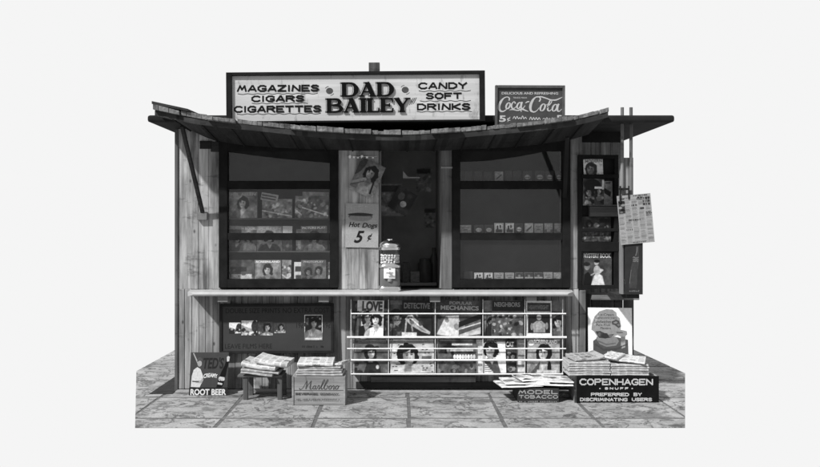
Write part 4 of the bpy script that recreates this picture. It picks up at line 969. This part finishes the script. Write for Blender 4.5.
hd = sheet('poster', 'hand lettered hot dog price poster, 5 cents, with a drawn hot dog', 'poster', (345.5, 203.5, 378.5, 247.5), -.012, d_hd, gain=.75, thick=.002, face='print', roll=1, titles=[('Hot', .1, .44, .46, .575, .012, dict(shear=.3, bold=.02)), ('Dogs', .5, .97, .42, .56, .012, dict(shear=.3, bold=.02)), ('5', .26, .58, .1, .38, .008, dict(shear=.35, bold=.03)), ('¢', .66, .82, .14, .32, .01, dict(shear=.2, bold=.02))])
cl = MB(); 
for i, x in enumerate((349, 353, 357, 361, 366, 372)): cl.box(X(x), X(x + 2.2), -.03, -.02, Z(158.5), Z(155.5 + (i % 3)))
cl.bar((X(347), -.02, Z(157)), (X(377), -.02, Z(156.5)), .003)
tag(cl.build('clip_rail', M_chrome), 'thin wire with small shiny metal clips at the top of the hatch panel', 'clip rail')
def d_int(c): c.rect(0, 0, 9, 9, .4); c.rect(.05, .05, c.asp * .9, .25, .2); crowd(c, .3, .95, 20, .25, .55, .06)
sheet('poster', 'faint large poster inside the dark hatch', 'poster', (379.5, 184, 403, 216), .4, d_int, gain=1.0, thick=.003, face='print', cell=.006)
def d_int2(c): c.rect(0, 0, 9, 9, .2); c.blot(.15, 5); c.ell(c.asp * .6, .6, .13, .13, .6); c.ell(c.asp * .35, .35, .14, .16, .35)
mag('dark tilted magazine with pale disc hanging inside the hatch', 392, 189, 413, 213, .35, d_int2, (), None, roll=30, lean=0, gain=1.2)
jar = MB().lathe([(.07, 0), (.08, .02), (.08, .2), (.06, .23), (.06, .26)], 0, 0, 24).build('jar', gray(.06, .3, .2, 8), smooth=True); jar.location = (X(425, .8), .8, 1.031); tag(jar, 'dark round candy jar on the shelf inside the hatch', 'jar')
jar = MB().lathe([(.045, 0), (.05, .02), (.05, .24), (.02, .32), (.02, .38)], 0, 0, 24).build('bottle', gray(.06, .3, .2, 8), smooth=True); jar.location = (X(434, .85), .85, 1.031); tag(jar, 'dark narrow bottle beside the jar inside the hatch', 'bottle')
for i_, (px_, w_, h_) in enumerate(((396, .09, .16), (406, .07, .22), (415, .1, .12))):
    bo = MB().box(-w_ / 2, w_ / 2, 0, .08, 0, h_).build('carton', gray((.16, .1, .2)[i_], .8, .4, 30), bevel=.003); bo.location = (X(px_, .75), .75, 1.031); tag(bo, ('small dim carton just right of the gumball machine on the inner shelf', 'tall thin dim carton between the two lower ones on the inner shelf', 'low wide dim carton left of the jar on the inner shelf')[i_], 'carton', 'cartons on the shelf inside the hatch')
sheet('poster', 'faint poster on the back partition at upper right inside the hatch', 'poster', (416, 168, 432, 192), 1.19, d_int, gain=2.2, thick=.003, face='print', cell=.008)
sheet('poster', 'faint small notice on the back partition above the jar', 'poster', (424, 208, 436, 228), 1.19, d_int, gain=2.0, thick=.003, face='print', cell=.008)
lp = MB(); lp.box(X(403, .3), X(420, .3), .3, .5, Z(178, .3), Z(177, .3)); lp.add([(X(403, .3), .3, Z(177, .3)), (X(408, .3), .3, Z(177, .3)), (X(403, .3), .3, Z(171, .3)), (X(403, .3), .31, Z(177, .3)), (X(408, .3), .31, Z(177, .3)), (X(403, .3), .31, Z(171, .3))], [(0, 1, 2), (5, 4, 3), (0, 3, 4, 1), (1, 4, 5, 2), (2, 5, 3, 0)])
lp.build('hanging_bracket', gray(.3, .6, .2, 8), K)

# ================================================================ SIDE RACK on the right
yq = .0; sr = empty('wall_rack', (X(598, yq), yq, Z(288.5, yq))); tag(sr, 'tall black wall rack with magazines at the right end of the kiosk', 'magazine rack')
def qx(px): return X(px, yq) - sr.location.x
def qz(py): return Z(py, yq) - sr.location.z
MB().box(qx(578), qx(617.5), .035, .05, .005, qz(155.5)).build('back_panel', M_tar, sr)
f = MB(); f.box(qx(577.5), qx(581.5), -.02, .034, 0, qz(155)); f.box(qx(614), qx(618), -.02, .034, 0, qz(155)); f.box(qx(581.5), qx(614), -.02, .034, qz(159), qz(155)); f.box(qx(581.5), qx(614), -.02, .034, 0, qz(285)); f.build('frame', M_black, sr, bevel=.003)
for a, b in ((174.5, 178), (228.5, 231.5), (242, 251.5)):
    MB().box(qx(581), qx(619), -.026, .03, qz(b), qz(a)).build('shelf', M_black, sr, bevel=.003)
MB().box(qx(589), qx(618.5), -.035, .03, qz(216.5), qz(206.5)).build('tray', wood('tray_wood', .07, .15, 'X', stain=.3, knots=False), sr, bevel=.003)
for i in range(1): MB().box(qx(588), qx(617), -.03, .03, qz(206), qz(204.8)).build('tray', M_wooddk, sr)
GS = 'magazines in the side rack'
def d_star(c): A = c.asp; c.rect(0, 0, 9, 9, .85); c.rect(0, 0, 9, .25, .8); head(c, A * .4, .6, .34, .55, .25); c.rect(A * .68, .38, 9, 2, .85)
mag('top magazine of the side rack with a close-up face on white', 583.5, 159, 603, 175.5, .012, d_star, [('MODERN', .1, .95, .78, .97, .15, B)], GS, lean=1, roll=-2, cell=.0035)
def d_q(c): A = c.asp; c.rect(0, 0, 9, 9, .3); c.blot(.3, 6); c.ell(A * .45, .25, .3, .22, .1); head(c, A * .3, .5, .16, .6, .1); head(c, A * .75, .45, .12, .65, .1); c.rect(A * .55, .3, A * .9, .38, .85); crowd(c, .7, 1, 20, .15, .8, .05); c.rect(A * .9, .05, 9, .4, .8)
mag('dark busy magazine with two faces below the white one in the side rack', 583, 178.5, 604, 205.5, .01, d_q, (), GS, lean=1, cell=.0035)
mag('narrow grey magazine leaning right of the busy one in the side rack', 601, 181, 612.5, 205.5, .018, lambda c: (c.rect(0, 0, 9, 9, .5), c.poly([(.1, .25), (.4, .45), (.38, .65), (.15, .5)], .12), c.rect(.2, .05, .4, .12, .3)), (), GS, lean=1)
def d_w(c): A = c.asp; c.rect(0, 0, 9, 9, .3); c.blot(.15, 5); head(c, A * .28, .6, .25, .4, .15); c.ell(A * .52, .7, .2, .2, .55); c.rect(A * .62, .2, A * .95, .5, .2); crowd(c, .7, .95, 6, .5, .8, .06)
mag('dim wide magazine in the middle of the side rack', 580.5, 216.5, 611, 229, .012, d_w, (), GS, lean=1, gain=.55)
def d_w2(c): c.rect(0, 0, 9, 9, .38); c.blot(.25, 7); crowd(c, .1, .9, 14, .2, .7, .12)
mag('low grey magazine strip just above the mystery cover in the side rack', 580.5, 231.5, 611, 241.5, .012, d_w2, (), GS, lean=1, gain=.55)
def d_myst(c):
    A = c.asp; c.rect(0, 0, 9, 9, .32); c.blot(.1, 5); c.rect(0, 0, 9, .2, .28)
    c.poly([(A * .3, 1), (A * .4, .72), (A * .5, .62), (A * .68, .72), (A * .76, 1)], .8); c.ell(A * .5, .55, .1, .14, .65); c.line(A * .5, .5, A * .68, .55, .06, .68); c.line(A * .68, .55, A * .52, .68, .05, .68); c.ell(A * .48, .33, .07, .07, .6); c.ell(A * .5, .28, .09, .05, .12)
    c.poly([(A * .05, 1), (A * .08, .68), (A * .2, .6), (A * .34, .75), (A * .3, 1)], .1); c.ell(A * .17, .45, .08, .1, .5); c.ell(A * .16, .37, .1, .06, .2); c.line(A * .3, .7, A * .45, .62, .04, .6)
mag('mystery magazine with a man and woman in white, bottom of the side rack', 582.3, 252, 611.8, 285, .008, d_myst, [('MYSTERY BOOK', .05, .97, .82, .96, .4, B)], GS, lean=1, cell=.0035)

# tilted newspaper on the poles
yn = -.40
def d_news(c):
    c.tex = False; c.rect(0, 0, 9, 9, .82); random.seed(8); news_on(c, 5, 4, .82, 0)
    c.rect(0, 0, 9, .05, .8)
    c.rect(.02, .11, .15, .37, .3); crowd_c = [(.06, .14, .04, .1), (.11, .2, .04, .7), (.05, .25, .04, .75), (.1, .3, .04, .15), (.07, .34, .03, .6), (.13, .15, .03, .2)]
    for x, y, r__, v in crowd_c: c.ell(x, y, r__, r__ * .6, v)
    def bars(x0, x1, y, h, v=.13):
        x = x0
        while x < x1: c.rect(x, y, x + .018, y + h, v); x += random.choice([.024, .024, .036])
    bars(.33, .6, .02, .025); bars(.4, .66, .07, .05); bars(.52, .66, .13, .045); bars(.52, .66, .19, .045); c.rect(.45, .27, .53, .31, .3); bars(.2, .42, .5, .03, .25); bars(.56, .66, .36, .02); bars(.56, .66, .39, .02); bars(.56, .66, .43, .02); bars(.06, .16, .06, .03, .2); bars(.25, .5, .96, .02)
sheet('newspaper', 'tilted newspaper front page clipped to the poles at the right end', 'newspaper', (618.9, 194.5, 652.6, 243.5), yn, d_news, gain=.52, roll=-5.2, thick=.004, mat=M_news, face='front_page', cell=.004)
cl = MB().box(X(619.4, yn), X(620.8, yn), yn - .012, yn - .002, Z(203, yn), Z(186, yn)); cl.box(X(628, yn), X(629.2, yn), yn - .012, yn - .002, Z(199, yn), Z(186, yn)); cl.box(X(619.4, yn), X(629.2, yn), yn - .002, yp - .016, Z(190, yn), Z(188, yn))
tag(cl.build('paper_clip', M_tar), 'dark wire clip holding the tilted newspaper to the poles', 'clip')
# bottle sign
ybt = -.385; bs = empty('bottle_sign', (X(634, ybt), ybt, Z(294.5, ybt))); tag(bs, 'narrow dark upright sign with a soda bottle below the tilted newspaper', 'sign')
wv = 8.9 / sc(ybt); hv = 92 / sc(ybt)
MB().box(-wv, wv, 0, .02, 0, hv).build('panel', gray(.026, .5, .2, 10), bs, bevel=.003)
bp = []
for zx, zy in ((440, 80), (438, 120), (420, 175), (402, 230), (400, 270), (394, 320), (388, 360), (392, 382), (440, 384), (446, 350), (448, 300), (452, 260), (458, 210), (462, 180), (458, 120), (460, 80)):
    bp.append((X(575 + zx * .139, ybt) - bs.location.x, Z(235 + zy * .139, ybt) - bs.location.z))
MB().poly(bp, -.0006).build('bottle_picture', gray(.045, .4, .3, 20), bs)
q = MB(); q.lay = 3
def bpz(zx, zy): return (X(575 + zx * .139, ybt) - bs.location.x, Z(235 + zy * .139, ybt) - bs.location.z)
random.seed(2)
for k in range(3): q.stroke([bpz(416 + i * 8, 166 + k * 13 - (i % 2) * random.uniform(3, 9)) for i in range(6)], .007, -.0006)
q.stroke([bpz(404, 250), bpz(398, 300), bpz(392, 350)], .004, -.0006); q.stroke([bpz(447, 85), bpz(445, 115), bpz(436, 150)], .006, -.0006)
fineprint(q, bpz(390, 0)[0], bpz(465, 0)[0], bpz(0, 408)[1], bpz(0, 396)[1], -.0006, 8)
q.build('lettering', gray(.16, .6, .2, 30), bs)

# white poster with capped head
ypo = -.06
def d_cap(c): c.tex = False; c.rect(0, 0, 9, 9, .99)
po = sheet('poster', 'white poster with a grey lettered profile head smoking, leaning at the right wall', 'poster', (588.6, 308, 632.6, 356.4), ypo, d_cap, gain=.93, lean=4, roll=.6, thick=.012, face='sheet', edge=.5, cell=.006)
sp = sc(ypo); Wp, Hp = 44 / sp, 48.4 / sp
def pz(zx, zy): return ((zx - 257) * .139 / sp, (440 - zy) * .139 / sp)
def shape(pts, v, lay, nm):
    q = MB(); q.lay = lay; q.poly([pz(*p) for p in pts], -.0014); return q.build(nm, gray(v, .6, .15, 30), po)
shape([(134, 430), (134, 330), (155, 315), (165, 290), (300, 300), (385, 320), (387, 430)], .08, 1, 'body_print')
shape([(158, 318), (165, 290), (220, 280), (300, 300), (320, 330), (300, 362), (230, 372), (180, 352)], .2, 4, 'collar_print')
shape([(122, 250), (126, 205), (145, 155), (180, 118), (230, 102), (275, 105), (302, 125), (306, 150), (326, 165), (336, 220), (330, 248), (350, 252), (376, 258), (380, 280), (366, 292), (366, 372), (340, 385), (330, 370), (338, 300), (310, 286), (270, 300), (215, 312), (175, 312), (158, 290), (140, 262)], .25, 7, 'head_print')
shape([(150, 262), (185, 258), (240, 285), (285, 280), (262, 305), (215, 312), (175, 308)], .045, 9, 'beard_print')
shape([(268, 190), (300, 176), (322, 185), (332, 225), (318, 238), (290, 215), (272, 212)], .06, 10, 'face_print')
for pts_, v_, l_ in ((((190, 300), (205, 272), (235, 275), (250, 300), (225, 312)), .03, 11), (((240, 290), (262, 280), (276, 292), (258, 306)), .12, 11), (((165, 285), (178, 266), (190, 276), (182, 300)), .1, 11),
    (((276, 200), (300, 188), (312, 196), (300, 206)), .2, 12), (((304, 212), (318, 205), (328, 214), (318, 224)), .14, 12), (((300, 262), (345, 262), (352, 272), (306, 276)), .12, 12), (((332, 300), (362, 296), (364, 330), (336, 334)), .14, 12), (((335, 345), (364, 342), (362, 375), (342, 380)), .33, 12), (((150, 345), (210, 385), (300, 378), (380, 345), (384, 352), (300, 392), (205, 398), (145, 356)), .06, 12), (((140, 215), (150, 170), (180, 132), (190, 138), (162, 176), (150, 222)), .36, 12), (((170, 325), (230, 350), (295, 340), (296, 348), (228, 360), (168, 335)), .12, 12)):
    shape(pts_, v_, l_, 'print_detail')
q = MB(); q.lay = 14
for s, x0, x1, y0, y1 in (('Ice-Cream', 170, 285, 132, 150), ('SANDWICHES', 150, 305, 158, 172), ('Sandwiches', 140, 265, 180, 202), ('Pure Fruit', 155, 258, 208, 222), ('Flavors', 185, 262, 230, 246)):
    a = pz(x0, y1); b = pz(x1, y0); put_text(q, s, a[0], b[0], a[1], b[1], -.0014, shear=.2)
q.build('lettering', gray(.05, .6, .1, 30), po)

# ================================================================ NEWSPAPERS, BENCH, CRATES
def newspaper(label, x, y, z, W, Dp, T, yaw=0, group=None, tilt=(0, 0), seed=0, bend=.0, base=.8, gain=.5, cell=.006, name='newspaper', cat='newspaper', sag=0, heads=3, roll_back=0, picture=None):
    random.seed(seed + 100)
    nb = 6; nt_ = max(10, int(Dp / cell)); nf = 7; nxn = int(W / cell)
    path = [(Dp * (1 - i / nb), 0) if i < nb else (T / 2, 0) for i in range(nb + 1)]
    path = [(T / 2 + (Dp - T / 2) * (1 - i / nb), 0) for i in range(nb + 1)]
    for i in range(1, nf): a = -math.pi / 2 - math.pi * i / nf; path.append((T / 2 + math.cos(a) * T / 2, T / 2 + math.sin(a) * T / 2))
    for i in range(nt_ + 1): path.append((T / 2 + (Dp - T / 2) * i / nt_, T))
    path = np.array(path); ny = len(path); xs_ = np.linspace(-W / 2, W / 2, nxn)
    c = news(W, Dp + T, cell, 5, heads, base, 1) if picture is None else picture(Cv(W, Dp + T, base, cell)); a = c.out()
    vals = np.full((ny, nxn), base * .92)
    for j in range(ny):
        if j > nb:
            k = int((j - nb) / (ny - nb) * (a.shape[0] - 1)); k = a.shape[0] - 1 - k; vals[j] = np.interp(np.linspace(0, 1, nxn), np.linspace(0, 1, a.shape[1]), a[k])
    U = np.linspace(-1, 1, nxn)[None, :]; ph = random.uniform(0, 6)
    Xg = np.repeat(xs_[None, :], ny, 0); Yg = np.repeat(path[:, :1], nxn, 1); Zg = np.repeat(path[:, 1:], nxn, 1)
    wav = (.001 * np.sin(U * 3 + ph) + .0006 * np.sin(U * 9 + ph * 2)) * (1 + 14 * abs(bend) * 10)
    Zg = Zg + (wav + bend * (U ** 2)) * (Zg > -1) + np.where(Zg > T * .6, RNG.normal(0, .0006, Zg.shape), 0) - sag * np.clip(np.abs(U) - .5, 0, 1) ** 2
    Yg = Yg + .002 * np.sin(U * 5 + ph)
    co = np.stack([Xg, Yg, Zg], -1).reshape(-1, 3)
    i = np.arange((ny - 1) * (nxn - 1)); r__ = i // (nxn - 1); c__ = i % (nxn - 1); q = r__ * nxn + c__
    fs = np.stack([q, q + 1, q + nxn + 1, q + nxn], 1).tolist()
    for s_i in (0, nxn - 1):
        loop_ = [k * nxn + s_i for k in range(ny)]; fs.append(tuple(loop_ if s_i == 0 else loop_[::-1]))
    fs.append(tuple([0 * nxn + k for k in range(nxn)][::-1] + [(ny - 1) * nxn + k for k in range(nxn)]))
    me_fs = fs
    me = bpy.data.meshes.new(name); me.from_pydata(co.tolist(), [], me_fs)
    v = np.clip(vals.reshape(-1), 0, 1); l = np.minimum((v ** 2.2) * gain * 1.6, .85)
    at = me.color_attributes.new('ink', 'FLOAT_COLOR', 'POINT'); at.data.foreach_set('color', np.stack([l, l, l, np.ones_like(l)], 1).reshape(-1).astype(np.float32)); me.materials.append(M_news)
    me.polygons.foreach_set('use_smooth', [len(p.vertices) == 4 for p in me.polygons]); me.update()
    o = bpy.data.objects.new(name, me); COL.objects.link(o); o.location = (x, y, z); o.rotation_euler = (R(tilt[0]), R(tilt[1]), R(yaw)); tag(o, label, cat, group); return o

# wooden bench
bt = .236
bn = empty('wooden_bench', (X(262, -.3), -.3, 0)); tag(bn, 'small wooden bench holding newspapers at the left of the soda crate', 'bench')
bx = bn.location.x
MB().box(-.215, .205, -.1, .17, bt - .022, bt).build('seat', M_woodx, bn, bevel=.004)
for a, dy in ((245.7, -.07), (280, -.07), (251, .13), (284, .13)):
    x = X(a, -.37 if dy < 0 else -.17) - bx; MB().box(x - .022, x + .022, dy - .018, dy + .02, 0, bt - .0225).build('leg', wood('bench_leg', .1, .2, 'Z', stain=.3, knots=False), bn, bevel=.003)
MB().box(-.15, .14, .12, .135, .03, .06).build('rail', M_woodx, bn)
GB = 'newspapers on the wooden bench'
newspaper('bottom newspaper on the bench, sliding over its front edge', bx - .03, -.44, bt + .006, .3, .25, .02, yaw=-5, group=GB, tilt=(4, 6), seed=1, gain=.42)
newspaper('second newspaper from the bottom on the bench, angled to the left', bx - .0, -.43, bt + .026, .36, .26, .022, yaw=-3, group=GB, tilt=(2, 5), seed=2, gain=.42)
newspaper('thick folded newspaper lying on the bench under the topmost one', bx - .02, -.42, bt + .055, .33, .27, .045, yaw=-6, group=GB, tilt=(2, 7), seed=3, bend=.006, gain=.62)
newspaper('topmost newspaper on the bench with a short dark headline', bx + .1, -.43, bt + .087, .32, .25, .05, yaw=-8, group=GB, tilt=(3, 8), seed=4, bend=.006, gain=.66)

# soda crate
def crate(name, label, x0, x1, ytop, ybot, depth, mat, ends, split=True):
    yfz = EYE * 762 / (ybot - 226) - D; s = sc(yfz); x0m, x1m = X(x0, yfz), X(x1, yfz); H = (ybot - ytop) / s; W = x1m - x0m
    r = empty(name, ((x0m + x1m) / 2, yfz, .001)); tag(r, label, 'crate')
    m_ = MB()
    zs = [(0, H * .49), (H * .5, H)] if split else [(0, H)]
    for a, b in zs: m_.box(-W / 2 + .004, W / 2 - .004, 0, .012, a + .001, b - .001)
    m_.build('side_panel', mat, r, bevel=.002)
    m_ = MB(); 
    for a, b in zs: m_.box(-W / 2 + .004, W / 2 - .004, depth - .012, depth, a + .001, b - .001)
    m_.build('side_panel', mat, r, bevel=.002)
    for sg_ in (-1, 1):
        m_ = MB(); m_.box(sg_ * (W / 2 - .011) - .011, sg_ * (W / 2 - .011) + .011, .0125, depth - .0125, 0, H - .002); m_.build('end_panel', ends, r, bevel=.002)
    MB().box(-W / 2 + .023, W / 2 - .023, .0125, depth - .0125, .01, .02).build('bottom', mat, r)
    return r, W, H, yfz, s
cr, W_, H_, yc, scr = crate('soda_crate', 'pale wooden beverage crate with dark script lettering, newspapers on top', 292, 345.3, 376.3, 405.2, .3, M_crate, M_crate)
for s_g2 in (-1, 1):
    MB().box(s_g2 * (W_ / 2 - .008) - .008, s_g2 * (W_ / 2 - .008) + .008, -.008, -.001, 0, H_).build('batten', M_crate, cr, bevel=.002)
def mz(zx, zy): return ((285 + zx * .1284 - 318.65) / scr, (405.2 - (350 + zy * .1284)) / scr)
q = MB(); u2 = .1284 / scr
def S2(pts, w=5): q.stroke([mz(*p) for p in pts], [v_ * u2 for v_ in w] if isinstance(w, list) else w * u2, -.0004)
S2([(112, 296), (118, 308), (136, 300), (156, 268), (172, 240)], [7, 7, 5, 5, 6]); S2([(172, 240), (170, 272), (162, 306)], [6, 10, 9]); S2([(162, 306), (182, 270), (206, 240)], [5, 5, 6]); S2([(206, 240), (198, 276), (196, 302), (208, 304), (220, 290)], [6, 11, 9, 5, 4])
def loop2(cx, cy, rx, ry): S2([(cx + rx * math.cos(2 * math.pi * i / 10) - ry * math.sin(2 * math.pi * i / 10) * .3, cy + ry * math.sin(2 * math.pi * i / 10)) for i in range(11)], [4 + 4 * abs(math.cos(2 * math.pi * i / 10)) for i in range(11)])
loop2(228, 292, 9, 14); S2([(242, 278), (236, 296), (240, 306), (250, 298), (262, 276), (270, 284), (262, 306), (272, 300)], 6)
S2([(272, 300), (298, 262), (310, 238), (304, 232), (292, 256), (282, 290), (286, 306), (298, 298)], [4, 5, 5, 5, 7, 8, 6, 4])
S2([(298, 298), (322, 262), (336, 238), (330, 232), (316, 258), (306, 288), (308, 304), (322, 304), (332, 288), (326, 278), (340, 284)], [4, 5, 5, 5, 7, 8, 7, 6, 5, 4, 4])
loop2(352, 292, 10, 14); S2([(360, 282), (372, 286), (376, 276), (384, 284), (376, 306), (388, 300)], 5); loop2(404, 292, 11, 14); S2([(412, 284), (428, 280)], 4)
a = mz(82, 350); b = mz(256, 334); deco(q, 'BEVERAGE', a[0], b[0], a[1], b[1], .0052, -.0004); a = mz(274, 350); b = mz(420, 334); deco(q, 'COMPANY', a[0], b[0], a[1], b[1], .0052, -.0004)
a = mz(92, 388); b = mz(428, 376); fineprint(q, a[0], b[0], a[1], b[1], -.0004, 34, .8)
q.build('lettering', gray(.06, .7, .3, 60), cr)
GM = 'newspapers stacked on the soda crate'
cxm = cr.location.x; zb = H_ + .003; 
MB().box(-W_ / 2 + .024, W_ / 2 - .024, .014, .286, H_ - .02, H_ - .003).build('lid', M_crate, cr)
for i, (nm, wd, dx, T_) in enumerate((('bottom', .43, .005, .018), ('second', .42, .0, .018), ('third', .41, .012, .018), ('fourth', .40, .0, .016))):
    newspaper(f'{nm} newspaper of the stack on the beverage crate', cxm + dx, yc + .0 + .01 * i, zb, wd, .29, T_, yaw=random.uniform(-3, 3), group=GM, seed=10 + i, gain=.44); zb += T_ + .003
newspaper('topmost newspaper on the beverage crate with a short bold headline', cxm - .035, yc + .02, zb, .33, .26, .032, yaw=1, group=GM, tilt=(3, 0), seed=15, gain=.68)
ft_ = MB(); put_text(ft_, 'NEWS', -.02, .045, 0, .018, 0, bold=.03); fo = ft_.build('headline', gray(.03), bpy.data.objects[[o.name for o in bpy.data.objects if o.get('label', '').startswith('topmost newspaper on the beverage')][0]]); fo.location = (0, -.003, .004)
newspaper('small curled newspaper at the right end of the beverage crate', cxm + .17, yc + .05, zb, .09, .2, .026, yaw=-22, group=GM, tilt=(0, -14), seed=16, gain=.6)

# tobacco crate
cr2, W2, H2, yc2, sc2 = crate('tobacco_crate', 'low dark wooden tobacco crate under a fan of magazines', 518, 559.3, 388.5, 402.6, .36, M_crdk, M_crdk, False)
def tz(zx, zy): return ((485 + zx * .2195 - 538.65) / sc2, (402.6 - (345 + zy * .2195)) / sc2)
q = MB()
for s, x0, x1, y0, y1, bb in (('MODEL', 152, 332, 205, 224, .02), ('TOBACCO', 154, 332, 228, 244, .01)):
    a = tz(x0, y1); b = tz(x1, y0); q = MB(); deco(q, s, a[0], b[0], a[1], b[1], .0075 if s == 'TOBACCO' else .0095, -.0004); q.build('lettering', gray(.3, .7, .3, 60), cr2)
q = MB(); a = tz(156, 261); b = tz(330, 254); fineprint(q, a[0], b[0], a[1], b[1], -.0004, 22, .8)
q.build('lettering', gray(.22, .7, .3, 60), cr2)
MB().box(-W2 / 2 + .024, W2 / 2 - .024, .014, .346, H2 - .016, H2 - .003).build('lid', M_crdk, cr2)
GT = 'magazines fanned on the tobacco crate'
cx2 = cr2.location.x
def pic(seed, lo=.2, hi=.9):
    def f(c):
        random.seed(seed); c.rect(0, 0, 9, 9, .72); crowd(c, .05, .95, 18, lo, hi, .1); c.rect(0, .85, 9, 1, .85); return c
    return f
for i, (dx, yaw, W9, lab) in enumerate(((-.15, 9, .40, 'lowest magazine of the fan on the tobacco crate, sticking out left'), (.1, -7, .44, 'second lowest magazine of the fan on the tobacco crate'), (-.1, 5, .42, 'middle magazine of the fan on the tobacco crate'), (.13, -6, .40, 'second highest magazine of the fan, sticking out right over the crate'), (-.0, 12, .3, 'topmost magazine of the fan on the tobacco crate, turned sideways'), )):
    newspaper(lab, cx2 + dx, yc2 - .02 + .012 * i, H2 + .014 + i * .0125, W9, .3, .011, yaw=yaw, group=GT, seed=30 + i, gain=.62, name='magazine', cat='magazine', picture=pic(i), sag=.0)

# snuff crate
cr3, W3, H3, yc3, sc3 = crate('snuff_crate', 'long black lettered snuff crate under tall newspaper stacks at the right', 575.5, 658.6, 376.2, 402.6, .3, M_black, M_crate, False)
MB().box(-W3 / 2 + .012, W3 / 2 + .002, -.004, -.0005, .002, H3 + .002).build('sign_panel', gray(.008, .8, .3, 10, spec=.04), cr3, bevel=.001)
MB().box(-W3 / 2 - .01, -W3 / 2 + .010, -.003, .0, 0, H3).build('batten', M_crdk, cr3)
def cz(zx, zy): return ((485 + zx * .2195 - 617.05) / sc3, (402.6 - (345 + zy * .2195)) / sc3)
q = MB()
for s, x0, x1, y0, y1, bb in (('COPENHAGEN', 430, 764, 153, 183, .045), ('SNUFF', 545, 652, 192, 203, .03), ('PREFERRED', 482, 655, 217, 233, .035), ('BY', 676, 714, 217, 233, .035), ('DISCRIMINATING', 432, 648, 240, 256, .03), ('USERS', 668, 760, 240, 256, .03)):
    a = cz(x0, y1); b = cz(x1, y0); q = MB(); deco(q, s, a[0], b[0], a[1], b[1], {'COPENHAGEN': .0125, 'SNUFF': .0075}.get(s, .0085), -.0046, gap=.3 if s != 'SNUFF' else .8); q.build('lettering', gray(.45, .7, .2, 60), cr3)
q = MB()
for zx in (523, 670): p = cz(zx, 198); q.poly([(p[0] + .008 * math.cos(t), p[1] + .006 * math.sin(t)) for t in [i * math.pi / 4 for i in range(8)]], -.0046)
q.build('lettering', gray(.45, .7, .2, 60), cr3)
MB().box(-W3 / 2 + .024, W3 / 2 - .024, .014, .286, H3 - .016, H3 - .003).build('lid', M_crdk, cr3)
GC = 'newspapers stacked on the snuff crate'
cx3 = cr3.location.x
random.seed(4)
xa_, xb_ = X(568.5, yc3), X(611, yc3); xc_ = X(649.5, yc3)
zb = H3 + .003
for i in range(6):
    newspaper(f'{ORD[i]} newspaper from the bottom of the left stack on the snuff crate', (xa_ + xb_) / 2 + [.0, .006, -.004, .004, -.005, .002][i], yc3 + .0 + .003 * (i % 2), zb, xb_ - xa_ - .012, .29, .02, yaw=[1, -1, 0, 1, -1, 0][i], group=GC, seed=50 + i, gain=.5); zb += .0212
ztl = zb; zb = H3 + .003
for i in range(5):
    newspaper(f'{ORD[i]} newspaper from the bottom of the right stack on the snuff crate', (xb_ + xc_) / 2 + [.0, .004, -.004, .004, -.003][i], yc3 + .0 + .003 * (i % 2), zb, xc_ - xb_ - .008, .29, .02, yaw=[0, 1, -1, 0, 1][i], group=GC, seed=60 + i, gain=.5); zb += .0212
newspaper('loose newspaper curling across the top of the left stack', (xa_ + xb_) / 2 + .02, yc3 + .05, ztl + .002, .3, .22, .03, yaw=14, group=GC, tilt=(4, -3), seed=70, gain=.42, bend=.01)
newspaper('loose newspaper lying askew on top of the right stack', (xb_ + xc_) / 2 - .04, yc3 + .04, zb + .012, .36, .24, .018, yaw=-20, group=GC, tilt=(5, 5), seed=71, gain=.62, bend=.006)
newspaper('narrow folded newspaper bridging the two stacks on the snuff crate', xb_ - .0, yc3 + .06, ztl + .02, .14, .24, .02, yaw=-35, group=GC, tilt=(3, 6), seed=72, gain=.68)
